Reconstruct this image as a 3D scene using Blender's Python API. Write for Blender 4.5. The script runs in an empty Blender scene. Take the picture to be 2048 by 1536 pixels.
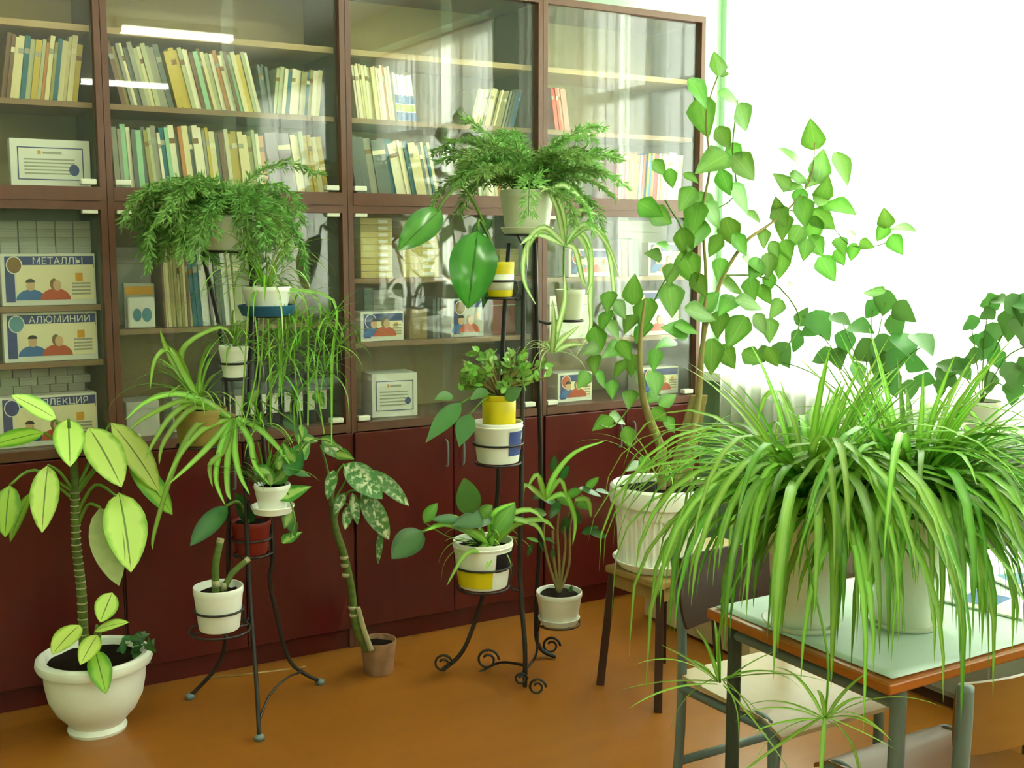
import bpy, math, random
from mathutils import Vector, Matrix

# ------------------------------------------------------------------ camera, world, exposure
SC = bpy.context.scene
COL = SC.collection
PI = math.pi
FPX, PITCH, YAW, CAMH = 2300.0, math.radians(7), math.radians(30.5), 1.5
FW = Vector((math.sin(YAW)*math.cos(PITCH), math.cos(YAW)*math.cos(PITCH), -math.sin(PITCH)))
RT = Vector((math.cos(YAW), -math.sin(YAW), 0))
UP = RT.cross(FW)
CAM = Vector((0, 0, CAMH))
cd = bpy.data.cameras.new('camera')
cd.sensor_width = 36
cd.lens = 36*FPX/2048
cd.clip_start = 0.02
cam = bpy.data.objects.new('camera', cd)
COL.objects.link(cam)
cam.matrix_world = Matrix(((RT.x, UP.x, -FW.x, 0), (RT.y, UP.y, -FW.y, 0), (RT.z, UP.z, -FW.z, CAMH), (0, 0, 0, 1)))
SC.camera = cam

wd = bpy.data.worlds.new('world')
SC.world = wd
wd.use_nodes = True
wd.node_tree.nodes['Background'].inputs[0].default_value = (0.92, 1.0, 0.88, 1)
wd.node_tree.nodes['Background'].inputs[1].default_value = 7.0

vs = SC.view_settings
vs.view_transform = 'Standard'
vs.look = 'None'
vs.exposure = 1.28
vs.gamma = 1.0
vs.use_curve_mapping = False
TUBE_POWER = 21.0

# ------------------------------------------------------------------ helpers
def ray(px, py):
    return (FW*FPX + RT*(px-1024) + UP*(768-py)).normalized()

def P(px, py, Y):                      # point of the place seen there, standing at depth Y from the camera
    d = ray(px, py)
    return CAM + d*(Y/d.y)

def PX(px, py, X):
    d = ray(px, py)
    return CAM + d*(X/d.x)

def PZ(px, py, z):
    d = ray(px, py)
    return CAM + d*((z-CAMH)/d.z)

def ppm(p):                            # pixels per metre at a point
    return FPX/((p-CAM).dot(FW))

def C(h):
    h = h.lstrip('#')
    out = []
    for i in (0, 2, 4):
        v = int(h[i:i+2], 16)/255
        out.append(v/12.92 if v <= 0.04045 else ((v+0.055)/1.055)**2.4)
    return tuple(out)+(1.0,)

class NT:
    def __init__(s, name):
        s.m = bpy.data.materials.new(name)
        s.m.use_nodes = True
        s.t = s.m.node_tree
        s.t.nodes.clear()
        s.out = s.t.nodes.new('ShaderNodeOutputMaterial')
    def n(s, typ, **kw):
        nd = s.t.nodes.new('ShaderNode'+typ)
        for k, v in kw.items():
            setattr(nd, k, v)
        return nd
    def l(s, a, b):
        s.t.links.new(a, b)
    def math(s, op, a, b=None, c=None, clamp=False):
        nd = s.n('Math', operation=op, use_clamp=clamp)
        for i, v in enumerate((a, b, c)):
            if v is None:
                continue
            if isinstance(v, (int, float)):
                nd.inputs[i].default_value = v
            else:
                s.l(v, nd.inputs[i])
        return nd.outputs[0]
    def mix(s, f, a, b):
        nd = s.n('Mix', data_type='RGBA')
        for i, v in ((0, f), (6, a), (7, b)):
            if isinstance(v, (int, float)):
                nd.inputs[i].default_value = v
            elif isinstance(v, tuple):
                nd.inputs[i].default_value = v
            else:
                s.l(v, nd.inputs[i])
        return nd.outputs[2]

def scale_c(c, k):
    return (min(c[0]*k, 1), min(c[1]*k, 1), min(c[2]*k, 1), 1)

def mat(name, col, rough=0.5, spec=0.5, var=0.15, nscale=8.0, stretch=None, bump=0.0, metal=0.0, rnd=0.0, coat=0.0):
    t = NT(name)
    c = C(col) if isinstance(col, str) else col
    p = t.n('BsdfPrincipled')
    p.inputs['Roughness'].default_value = rough
    p.inputs['Specular IOR Level'].default_value = spec
    p.inputs['Metallic'].default_value = metal
    p.inputs['Coat Weight'].default_value = coat
    p.inputs['Coat Roughness'].default_value = 0.15
    tc = t.n('TexCoord')
    mp = t.n('Mapping')
    t.l(tc.outputs['Object'], mp.inputs[0])
    if stretch:
        mp.inputs['Scale'].default_value = stretch
    nz = t.n('TexNoise')
    nz.inputs['Scale'].default_value = nscale
    nz.inputs['Detail'].default_value = 4
    t.l(mp.outputs[0], nz.inputs['Vector'])
    col_o = t.mix(nz.outputs['Fac'], scale_c(c, 1-var), scale_c(c, 1+var))
    if rnd:
        oi = t.n('ObjectInfo')
        hs = t.n('HueSaturation')
        v = t.math('MULTIPLY_ADD', oi.outputs['Random'], 2*rnd, 1-rnd)
        t.l(v, hs.inputs['Value'])
        t.l(col_o, hs.inputs['Color'])
        col_o = hs.outputs[0]
    t.l(col_o, p.inputs['Base Color'])
    if bump:
        b = t.n('Bump')
        b.inputs['Strength'].default_value = bump
        b.inputs['Distance'].default_value = 0.004
        t.l(nz.outputs['Fac'], b.inputs['Height'])
        t.l(b.outputs[0], p.inputs['Normal'])
    t.l(p.outputs[0], t.out.inputs[0])
    return t.m

def leaf_mat(name, margin, centre=None, cw=0.5, midrib=None, speckle=None, rough=0.4, trans=0.3, rnd=0.2, sp_scale=45.0, brown_tip=False):
    t = NT(name)
    uv = t.n('UVMap')
    sx = t.n('SeparateXYZ')
    t.l(uv.outputs[0], sx.inputs[0])
    a = t.math('ABSOLUTE', t.math('SUBTRACT', sx.outputs[0], 0.5))       # 0 at midrib, 0.5 at the edge
    a = t.math('MULTIPLY', a, 2.0)
    nz = t.n('TexNoise')
    nz.inputs['Scale'].default_value = sp_scale
    tc = t.n('TexCoord')
    t.l(tc.outputs['Object'], nz.inputs['Vector'])
    col = C(margin)
    if centre:
        e = t.math('MULTIPLY_ADD', t.math('SUBTRACT', nz.outputs['Fac'], 0.5), 0.5, a)
        rmp = t.n('ValToRGB')
        rmp.color_ramp.elements[0].position = cw
        rmp.color_ramp.elements[1].position = min(cw+0.35, 1)
        rmp.color_ramp.elements[0].color = C(centre)
        rmp.color_ramp.elements[1].color = C(margin)
        t.l(e, rmp.inputs[0])
        col = rmp.outputs[0]
    else:
        col = t.mix(nz.outputs['Fac'], scale_c(C(margin), 0.8), scale_c(C(margin), 1.2))
    if speckle:
        n2 = t.n('TexNoise')
        n2.inputs['Scale'].default_value = sp_scale*1.6
        n2.inputs['Detail'].default_value = 3
        t.l(tc.outputs['Object'], n2.inputs['Vector'])
        f = t.math('MULTIPLY', t.math('SUBTRACT', n2.outputs['Fac'], 0.48), 9.0, clamp=True)
        f = t.math('MULTIPLY', f, t.math('SUBTRACT', 1.15, a, clamp=True))
        col = t.mix(f, col, C(speckle))
    if midrib:
        f = t.math('LESS_THAN', a, 0.05)
        col = t.mix(t.math('MULTIPLY', f, 0.75), col, C(midrib))
    if brown_tip:
        f = t.math('MULTIPLY', t.math('SUBTRACT', sx.outputs[1], 0.93), 14.0, clamp=True)
        col = t.mix(f, col, C('#8a6a2a'))
    oi = t.n('ObjectInfo')
    hs = t.n('HueSaturation')
    t.l(t.math('MULTIPLY_ADD', oi.outputs['Random'], 2*rnd, 1-rnd), hs.inputs['Value'])
    t.l(t.math('MULTIPLY_ADD', oi.outputs['Random'], 0.03, 0.485), hs.inputs['Hue'])
    if isinstance(col, tuple):
        hs.inputs['Color'].default_value = col
    else:
        t.l(col, hs.inputs['Color'])
    p = t.n('BsdfPrincipled')
    p.inputs['Roughness'].default_value = rough
    t.l(hs.outputs[0], p.inputs['Base Color'])
    tr = t.n('BsdfTranslucent')
    t.l(hs.outputs[0], tr.inputs[0])
    mx = t.n('MixShader')
    mx.inputs[0].default_value = trans
    t.l(p.outputs[0], mx.inputs[1])
    t.l(tr.outputs[0], mx.inputs[2])
    t.l(mx.outputs[0], t.out.inputs[0])
    return t.m

def glass_mat(name, base=0.035, tint=(0.98, 0.985, 0.965, 1), haze=0.02):
    t = NT(name)
    lw = t.n('LayerWeight')
    lw.inputs[0].default_value = 0.5
    r = t.math('MULTIPLY_ADD', t.math('POWER', lw.outputs['Facing'], 4.0), 0.9, base)
    tr = t.n('BsdfTransparent')
    tr.inputs[0].default_value = tint
    gl = t.n('BsdfGlossy')
    gl.inputs['Roughness'].default_value = 0.012
    gl.inputs[0].default_value = (1, 1, 1, 1)
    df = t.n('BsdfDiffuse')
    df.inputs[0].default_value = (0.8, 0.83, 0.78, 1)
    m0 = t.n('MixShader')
    m0.inputs[0].default_value = haze  # pale diffuse share paints a hazy veil over the panes
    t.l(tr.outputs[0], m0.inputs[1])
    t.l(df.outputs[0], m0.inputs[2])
    m1 = t.n('MixShader')
    t.l(r, m1.inputs[0])
    t.l(m0.outputs[0], m1.inputs[1])
    t.l(gl.outputs[0], m1.inputs[2])
    t.l(m1.outputs[0], t.out.inputs[0])
    return t.m

def curtain_mat():
    t = NT('sheer_curtain')
    tr = t.n('BsdfTransparent')
    tl = t.n('BsdfTranslucent')
    tl.inputs[0].default_value = (0.92, 0.92, 0.84, 1)
    df = t.n('BsdfDiffuse')
    df.inputs[0].default_value = (0.85, 0.83, 0.76, 1)
    m0 = t.n('MixShader')
    m0.inputs[0].default_value = 0.5
    t.l(tl.outputs[0], m0.inputs[1])
    t.l(df.outputs[0], m0.inputs[2])
    m1 = t.n('MixShader')
    m1.inputs[0].default_value = 0.55
    t.l(tr.outputs[0], m1.inputs[1])
    t.l(m0.outputs[0], m1.inputs[2])
    t.l(m1.outputs[0], t.out.inputs[0])
    return t.m

def emis(name, col, s):
    t = NT(name)
    e = t.n('Emission')
    e.inputs[0].default_value = col
    e.inputs[1].default_value = s
    t.l(e.outputs[0], t.out.inputs[0])
    return t.m

M = {
    'floor': mat('painted_floor', '#955b1c', 0.32, 0.5, 0.14, 2.5, (1, 6, 1), 0.03),
    'wall': mat('green_wall_paint', '#a6c9a6', 0.7, 0.3, 0.05, 3),
    'ceiling': mat('ceiling_whitewash', '#e6e8dd', 0.8, 0.2, 0.03),
    'door': mat('mahogany_lacquer', '#521510', 0.28, 0.5, 0.25, 5, (5, 5, 0.6)),
    'frame': mat('brown_veneer', '#63402d', 0.4, 0.5, 0.2, 6, (4, 4, 0.7)),
    'shelf': mat('shelf_board', '#8f7250', 0.5, 0.4, 0.15, 6, (0.6, 4, 4)),
    'shelf_light': mat('shelf_painted_reflection', '#b49a6a', 0.5, 0.4, 0.15, 6, (0.6, 4, 4)),  # paler beige puts a reflection's brightness into the board colour
    'back': mat('hardboard_back', '#a08f5c', 0.65, 0.3, 0.1, 5),
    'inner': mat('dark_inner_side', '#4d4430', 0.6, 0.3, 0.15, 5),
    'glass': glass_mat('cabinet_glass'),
    'wglass': glass_mat('window_glass', 0.04, (0.97, 0.99, 0.97, 1), 0.0),
    'white_plastic': mat('white_plastic', '#f2f4e6', 0.35, 0.5, 0.03),
    'cream_plastic': mat('cream_plastic', '#dedfc8', 0.4, 0.5, 0.04),
    'yellow': mat('yellow_plastic', '#d8c40f', 0.4, 0.5, 0.06),
    'blue_plastic': mat('blue_plastic', '#1d5574', 0.4, 0.5, 0.06),
    'red_pot': mat('red_pot_plastic', '#7c1d10', 0.4, 0.5, 0.15),
    'basket': mat('straw_coloured_pot', '#8e7b3e', 0.6, 0.3, 0.2, 20),
    'terracotta': mat('worn_terracotta', '#9a7455', 0.7, 0.3, 0.45, 22),
    'soil': mat('soil', '#1d150e', 0.95, 0.1, 0.4, 60, bump=0.8),
    'metal': mat('dark_wrought_metal', '#23201b', 0.45, 0.5, 0.3, 30),
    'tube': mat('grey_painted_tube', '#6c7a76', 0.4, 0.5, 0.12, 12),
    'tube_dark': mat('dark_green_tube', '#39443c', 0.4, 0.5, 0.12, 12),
    'ply': mat('varnished_plywood', '#8a5b22', 0.35, 0.5, 0.2, 5, (1, 6, 6)),
    'desk': mat('orange_desk_laminate', '#b1611f', 0.35, 0.5, 0.15, 5, (1, 6, 6)),
    'seat': mat('beige_seat_ply', '#b59c74', 0.4, 0.5, 0.12, 5, (5, 1, 5)),
    'cover': mat('pale_blue_tablecloth', '#e4f2ec', 0.6, 0.3, 0.06, 9),
    'grey_board': mat('grey_board', '#8d8e80', 0.6, 0.3, 0.08, 6),
    'beige': mat('beige_board', '#d2bf92', 0.6, 0.3, 0.12, 7),
    'stool': mat('stool_wood', '#9a7a44', 0.5, 0.4, 0.2, 6, (1, 6, 6)),
    'stool_leg': mat('stool_leg_brown', '#3a2015', 0.5, 0.4, 0.2, 9),
    'wframe': mat('white_window_paint', '#ecefe4', 0.5, 0.4, 0.03),
    'radiator': mat('radiator_enamel', '#cfcbbd', 0.45, 0.4, 0.05),
    'curtain': curtain_mat(),
    'tube_light': emis('fluorescent_tube', (0.93, 1.0, 0.78, 1), TUBE_POWER),
    'fixture': mat('lamp_housing', '#e4e4dc', 0.5, 0.4, 0.03),
    'carton': mat('white_carton', '#e6e9da', 0.6, 0.3, 0.04, rnd=0.06),
    'carton_grey': mat('grey_carton', '#b9bcae', 0.6, 0.3, 0.05, rnd=0.08),
    'carton_yellow': mat('yellow_carton', '#cdbf76', 0.6, 0.3, 0.08, rnd=0.12),
    'carton_brown': mat('brown_carton', '#8c7645', 0.6, 0.3, 0.08),
    'paper': mat('print_white', '#eef0e2', 0.6, 0.3, 0.02),
    'page': mat('book_pages', '#d8d2b4', 0.8, 0.2, 0.06, 40, (1, 1, 8)),
    'print_cream': mat('print_cream', '#f2ecc0', 0.6, 0.3, 0.03),
    'print_navy': mat('print_navy', '#3f4c86', 0.6, 0.3, 0.05),
    'print_blue': mat('print_blue', '#3f6fb0', 0.6, 0.3, 0.05),
    'print_red': mat('print_red', '#c0532f', 0.6, 0.3, 0.05),
    'print_skin': mat('print_skin', '#d9b489', 0.6, 0.3, 0.05),
    'print_hair': mat('print_hair', '#3a3026', 0.6, 0.3, 0.05),
    'print_orange': mat('print_orange', '#e3a32c', 0.6, 0.3, 0.05),
    'print_grey': mat('print_grey', '#a7a993', 0.6, 0.3, 0.05),
    'print_teal': mat('print_teal', '#5f93a5', 0.6, 0.3, 0.05),
    'print_brown': mat('print_brown', '#8a6a3a', 0.6, 0.3, 0.2),
    'print_green': mat('print_green', '#a8cf2a', 0.6, 0.3, 0.05),
    'binder': mat('black_binder', '#14141a', 0.45, 0.4, 0.1),
    'trunk': mat('brown_bark', '#8f8350', 0.8, 0.2, 0.3, 25, (3, 3, 1)),
    'green_stem': mat('green_stem', '#5c8326', 0.55, 0.4, 0.25, 20),
    'cane': mat('ringed_cane', '#55692c', 0.6, 0.3, 0.5, 60, (0.3, 0.3, 1)),
    'bare_cane': mat('pale_scarred_cane', '#a09a70', 0.7, 0.3, 0.5, 30, (0.3, 0.3, 1)),
    'dieff': leaf_mat('pale_dieffenbachia_leaf', '#86c22c', '#d6f57a', 0.7, '#2f5a14', None, 0.42, 0.25, 0.15, 25, False),
    'dieff_dark': leaf_mat('green_dieffenbachia_leaf', '#62a520', '#a2d446', 0.5, '#2f5a14', None, 0.42, 0.25, 0.15, 25),
    'dieff_back': leaf_mat('leaf_underside', '#adc47a', None, 0.5, None, None, 0.6, 0.3, 0.1),
    'dieff_spot': leaf_mat('speckled_leaf', '#4b8336', None, 0.5, None, '#dfe8b8', 0.42, 0.2, 0.12, 40),
    'spider': leaf_mat('spider_blade', '#7db536', '#a3d25a', 0.35, None, None, 0.35, 0.35, 0.3, 15),
    'spider_dark': leaf_mat('dark_spider_blade', '#5c9628', '#74ad38', 0.35, None, None, 0.35, 0.3, 0.3, 15),
    'spider_var': leaf_mat('striped_spider_blade', '#8fbb5a', '#e2efb4', 0.32, None, None, 0.4, 0.35, 0.15, 15),
    'vine': leaf_mat('vine_leaf', '#5c9231', '#72a843', 0.4, '#86b855', None, 0.32, 0.28, 0.22, 20),
    'vine_dark': leaf_mat('dark_window_leaf', '#4c7c36', None, 0.4, None, None, 0.4, 0.22, 0.2, 20),
    'rubber': leaf_mat('broad_glossy_leaf', '#36842a', '#4b9a35', 0.5, '#2a5a1c', None, 0.16, 0.15, 0.1, 20),
    'deep': leaf_mat('deep_green_leaf', '#2c5c26', '#3b7030', 0.5, None, None, 0.38, 0.2, 0.15, 20),
    'strap': leaf_mat('brown_tipped_leaf', '#4b7f38', None, 0.5, None, None, 0.4, 0.25, 0.1, 20, True),
    'jade': leaf_mat('small_fleshy_leaf', '#6faa3f', '#96c85c', 0.6, None, None, 0.3, 0.2, 0.35, 30),
    'pothos': leaf_mat('marbled_vine_leaf', '#4f8c33', '#a9c968', 0.25, None, None, 0.35, 0.25, 0.2, 60),
    'fern': leaf_mat('fern_needles', '#8fbb63', None, 0.5, None, None, 0.5, 0.3, 0.25, 30),
    'fern_dark': leaf_mat('dark_fern_needles', '#76a54e', None, 0.5, None, None, 0.5, 0.3, 0.25, 30),
}
BOOKS = {
    'cream': '#e6dca6', 'ivory': '#efe9c6', 'grey': '#9c9c86', 'sage': '#b9bf92', 'teal': '#2f6f7c', 'brown': '#7d5f45',
    'orange': '#c78a4a', 'yellow': '#cfb850', 'mint': '#9ccf9f', 'slate': '#6d7770', 'white': '#eceee6', 'pink': '#d8907c',
    'magenta': '#c4385f', 'violet': '#7a4f8f', 'olive': '#a39a58', 'blue': '#3f7fb4', 'red': '#d04a2c', 'lime': '#a9c840', 'mauve': '#8a7f8c',
}
BM = {k: mat(k+'_book_cover', v, 0.5, 0.4, 0.12, 30, (4, 1, 0.6)) for k, v in BOOKS.items()}

# ------------------------------------------------------------------ mesh builder
class MB:
    def __init__(s):
        s.v, s.f, s.mi, s.uv, s.ms = [], [], [], [], []
    def mslot(s, m):
        m = M[m] if isinstance(m, str) else m
        if m not in s.ms:
            s.ms.append(m)
        return s.ms.index(m)
    def add(s, vs_, fs, m, uvs=None):
        b = len(s.v)
        k = s.mslot(m)
        s.v += [Vector(q) for q in vs_]
        for f in fs:
            s.f.append([b+i for i in f])
            s.mi.append(k)
        s.uv += uvs if uvs else [(0, 0)]*len(vs_)
    def box(s, x0, x1, y0, y1, z0, z1, m, T=None):
        vv = [Vector((x, y, z)) for z in (z0, z1) for y in (y0, y1) for x in (x0, x1)]
        if T:
            vv = [T @ q for q in vv]
        s.add(vv, [(0, 2, 3, 1), (4, 5, 7, 6), (0, 1, 5, 4), (2, 6, 7, 3), (0, 4, 6, 2), (1, 3, 7, 5)], m)
        return s
    def bar(s, a, b, w, d, m):         # square bar from a to b
        a, b = Vector(a), Vector(b)
        t = (b-a).normalized()
        u = t.cross(Vector((0, 0, 1)))
        u = Vector((1, 0, 0)) if u.length < 1e-4 else u.normalized()
        w2 = t.cross(u)
        vv = [q + u*(w/2*i) + w2*(d/2*j) for q in (a, b) for i, j in ((-1, -1), (1, -1), (1, 1), (-1, 1))]
        s.add(vv, [(3, 2, 1, 0), (4, 5, 6, 7), (0, 1, 5, 4), (1, 2, 6, 5), (2, 3, 7, 6), (3, 0, 4, 7)], m)
        return s
    def tube(s, pts, r, m, n=8, sub=4, smooth=True):
        pts = [Vector(q) for q in pts]
        if smooth and len(pts) > 2:
            q2, r2 = catmull(pts, sub, r if isinstance(r, (list, tuple)) else None)
            pts = q2
            r = r2 if r2 else r
        k = len(pts)
        rs = r if isinstance(r, (list, tuple)) else [r]*k
        u = None
        vv, ff = [], []
        for i in range(k):
            t = (pts[min(i+1, k-1)]-pts[max(i-1, 0)]).normalized()
            if u is None:
                u = t.cross(Vector((0.3, 0.9, 0.2))).normalized()
            else:
                u = (u - t*u.dot(t)).normalized()
            w = t.cross(u)
            for j in range(n):
                a = 2*PI*j/n
                vv.append(pts[i] + (u*math.cos(a)+w*math.sin(a))*rs[i])
        for i in range(k-1):
            for j in range(n):
                ff.append((i*n+j, i*n+(j+1) % n, (i+1)*n+(j+1) % n, (i+1)*n+j))
        ff.append(tuple(range(n))[::-1])
        ff.append(tuple((k-1)*n+j for j in range(n)))
        s.add(vv, ff, m)
        return s
    def lathe(s, c, prof, m, n=40, mod=None):     # prof: (r, z) from bottom centre outwards, up and back inside
        vv, ff = [], []
        for i, (r, z) in enumerate(prof):
            for j in range(n):
                a = 2*PI*j/n
                rr = r*(mod(a, i) if mod else 1)
                vv.append((c[0]+rr*math.cos(a), c[1]+rr*math.sin(a), c[2]+z))
        for i in range(len(prof)-1):
            for j in range(n):
                ff.append((i*n+j, i*n+(j+1) % n, (i+1)*n+(j+1) % n, (i+1)*n+j))
        ff.append(tuple(range(n))[::-1])
        ff.append(tuple((len(prof)-1)*n+j for j in range(n)))
        s.add(vv, ff, m)
        return s
    def poly(s, pts, m):
        s.add(pts, [tuple(range(len(pts)))], m)
        return s
    def ribbon(s, pts, W, m, N, prof, fold=0.15, nx=2):
        k = len(pts)
        vv, uvs, ff = [], [], []
        for i in range(k):
            t = (pts[min(i+1, k-1)]-pts[max(i-1, 0)]).normalized()
            side = t.cross(N)
            side = t.cross(Vector((0, 0, 1))) if side.length < 1e-3 else side
            side.normalize()
            nn = side.cross(t)
            h = max(prof(i/(k-1)), 0.004)*W/2
            for j in range(nx+1):
                q = 2*j/nx-1
                vv.append(pts[i] + side*(h*q) + nn*(abs(q)*h*fold))
                uvs.append((j/nx, i/(k-1)))
        for i in range(k-1):
            for j in range(nx):
                a = i*(nx+1)+j
                ff.append((a, a+1, a+nx+2, a+nx+1))
        s.add(vv, ff, m, uvs)
        return s
    def build(s, name, parent=None, smooth=False, bevel=0, angle=None):
        org = ORG.get(parent.name, Vector((0, 0, 0))) if parent else Vector((0, 0, 0))
        me = bpy.data.meshes.new(name)
        me.from_pydata([q-org for q in s.v], [], s.f)
        for m in s.ms:
            me.materials.append(m)
        me.polygons.foreach_set('material_index', s.mi)
        if any(u != (0, 0) for u in s.uv):
            ul = me.uv_layers.new(name='UVMap')
            vi = [0]*len(me.loops)
            me.loops.foreach_get('vertex_index', vi)
            flat = []
            for i in vi:
                flat += s.uv[i]
            ul.data.foreach_set('uv', flat)
        if smooth:
            me.polygons.foreach_set('use_smooth', [True]*len(me.polygons))
            if angle:
                me.set_sharp_from_angle(angle=angle)
        me.update()
        o = bpy.data.objects.new(name, me)
        COL.objects.link(o)
        if parent:
            o.parent = parent
            ORG[o.name] = org
        if bevel:
            b = o.modifiers.new('bevel', 'BEVEL')
            b.width = bevel
            b.segments = 2
            b.limit_method = 'ANGLE'
        return o

ORG = {}
def catmull(pts, sub, rs=None):
    out, ro = [], []
    k = len(pts)
    for i in range(k-1):
        p0, p1, p2, p3 = pts[max(i-1, 0)], pts[i], pts[i+1], pts[min(i+2, k-1)]
        for j in range(sub):
            t = j/sub
            out.append(0.5*((2*p1)+(p2-p0)*t+(2*p0-5*p1+4*p2-p3)*t*t+(3*p1-p0-3*p2+p3)*t**3))
            if rs:
                ro.append(rs[i]*(1-t)+rs[i+1]*t)
    out.append(pts[-1].copy())
    if rs:
        ro.append(rs[-1])
    return out, (ro if rs else None)

def tag(o, label, cat, group=None, kind=None):
    if label:
        o['label'] = label
    if cat:
        o['category'] = cat
    if group:
        o['group'] = group
    if kind:
        o['kind'] = kind
    return o

def thing(name, loc, label, cat, group=None):
    o = bpy.data.objects.new(name, None)
    o.empty_display_size = 0.05
    COL.objects.link(o)
    o.location = loc
    ORG[o.name] = Vector(loc)
    return tag(o, label, cat, group)

def struct(o):
    o['kind'] = 'structure'
    return o

def text_geo(mb, txt, size, T, m):
    cu = bpy.data.curves.new('t', 'FONT')
    cu.body = txt
    cu.size = size
    cu.align_x = 'CENTER'
    cu.resolution_u = 2
    to = bpy.data.objects.new('t', cu)
    COL.objects.link(to)
    dg = bpy.context.evaluated_depsgraph_get()
    me = bpy.data.meshes.new_from_object(to.evaluated_get(dg))
    mb.add([T @ v.co for v in me.vertices], [tuple(p.vertices) for p in me.polygons], m)
    bpy.data.objects.remove(to)
    bpy.data.curves.remove(cu)
    bpy.data.meshes.remove(me)

# ------------------------------------------------------------------ room shell
XR, XL, YB, YF, ZC = 3.65, -3.4, 4.27, -7.6, 3.2
struct(MB().box(XL-.1, XR+.1, YF-.1, YB+.1, -0.1, 0, 'floor').build('floor'))
struct(MB().box(XL-.1, XR+.3, YF-.1, YB+.1, ZC, ZC+.1, 'ceiling').build('ceiling'))
struct(MB().box(XL-.1, XR+.3, YB, YB+.12, 0, ZC, 'wall').build('wall_back'))
struct(MB().box(XL-.12, XL, YF, YB, 0, ZC, 'wall').build('wall_left'))
struct(MB().box(XL-.1, XR+.3, YF-.12, YF, 0, ZC, 'wall').build('wall_front'))
WINS = [(2.05, 4.235), (-0.75, 1.35), (-3.6, -1.5)]       # window openings along the side wall (y from, to)
SILL, HEAD = 0.90, 2.95
w = MB()
w.box(XR, XR+.28, YF, YB, 0, SILL-.04, 'wall')
w.box(XR, XR+.28, YF, YB, HEAD, ZC, 'wall')
edges = sorted([q for ab in WINS for q in ab])
segs = [(YF, edges[0]), (edges[1], edges[2]), (edges[3], edges[4]), (edges[5], YB)]
for a, b in segs:
    w.box(XR, XR+.28, a, b, SILL-.04, HEAD, 'wall')
struct(w.build('wall_right'))
for i, (a, b) in enumerate(WINS):
    wn = struct(thing('window_%d' % (i+1), (XR+.2, (a+b)/2, SILL), None, None))
    f = MB()
    for (y0, y1, z0, z1) in ((a, a+.06, SILL, HEAD), (b-.06, b, SILL, HEAD), (a, b, SILL, SILL+.07), (a, b, HEAD-.07, HEAD)):
        f.box(XR+.16, XR+.22, y0, y1, z0, z1, 'wframe')
    f.build('window_frame', wn)
    for k in (1, 2):
        y = a+(b-a)*k/3
        MB().box(XR+.15, XR+.23, y-.035, y+.035, SILL+.07, HEAD-.07, 'wframe').build('mullion', wn)
    MB().box(XR+.155, XR+.225, a+.06, b-.06, 2.28, 2.34, 'wframe').build('transom_bar', wn)
    for k in range(3):
        y0, y1 = a+(b-a)*k/3, a+(b-a)*(k+1)/3
        for (z0, z1) in ((SILL+.07, 2.28), (2.34, HEAD-.07)):
            MB().box(XR+.188, XR+.192, y0+.035, y1-.035, z0, z1, 'wglass').build('pane', wn)
    MB().box(XR-.14, XR+.16, a-.05, min(b+.05, YB-.01), SILL-.04, SILL, 'wframe').build('window_sill', wn)

# sheer curtains hanging over each window
def curtain(a, b, x, z0, z1, label, seed, amp=0.022, waves=11.0):
    rnd = random.Random(seed)
    ph = [rnd.uniform(0, 6.28) for _ in range(4)]
    mb = MB()
    ny, nz = 150, 10
    vv, ff = [], []
    for j in range(nz+1):
        for i in range(ny+1):
            y = a+(b-a)*i/ny
            z = z0+(z1-z0)*j/nz
            s = (y-a)*waves*2*PI
            k = 0.7+0.5*(1-j/nz)
            vv.append((x+amp*k*(math.sin(s+ph[0])+0.5*math.sin(1.63*s+ph[1]+0.3*j/nz)), y, z + (0.006*math.sin(s) if j == 0 else 0)))
    for j in range(nz):
        for i in range(ny):
            q = j*(ny+1)+i
            ff.append((q, q+1, q+ny+2, q+ny+1))
    mb.add(vv, ff, 'curtain')
    rt = thing('sheer_curtain', (x, (a+b)/2, z0), label, 'curtain')
    mb.build('cloth', rt, smooth=True)
    rod = MB().tube([(x, a-.015, z1+.013), (x, b+.015, z1+.013)], 0.012, 'metal', smooth=False)
    rod.build('curtain_rod', rt)
    return rt
curtain(2.0, 4.0, XR-.2, .5, 3.05, 'sheer white curtain hanging over the window beside the bookcases', 1)
curtain(-.73, 1.33, XR+.1, SILL+.012, HEAD-.035, 'sheer white curtain in the window nearest the desk chairs', 2)
curtain(-3.58, -1.52, XR+.1, SILL+.012, HEAD-.035, 'sheer white curtain in the rear window away from the plants', 3)

# radiator under the window
rd = thing('radiator', (XR-.07, 3.0, .12), 'ribbed cream radiator on the wall under the window', 'radiator')
for k in range(14):
    y = 2.5+k*.075
    MB().box(XR-.115, XR-.035, y, y+.055, .14, .7, 'radiator').build('radiator_section', rd, bevel=.012)
MB().tube([(XR-.07, 2.45, .66), (XR-.07, 3.6, .66)], .018, 'radiator', smooth=False).tube([(XR-.07, 2.45, .2), (XR-.07, 3.6, .2)], .018, 'radiator', smooth=False).build('pipe', rd)
for y in (2.7, 3.3):
    MB().box(XR-.05, XR-.004, y, y+.05, 0, .6, 'radiator').build('bracket', rd)

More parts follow.
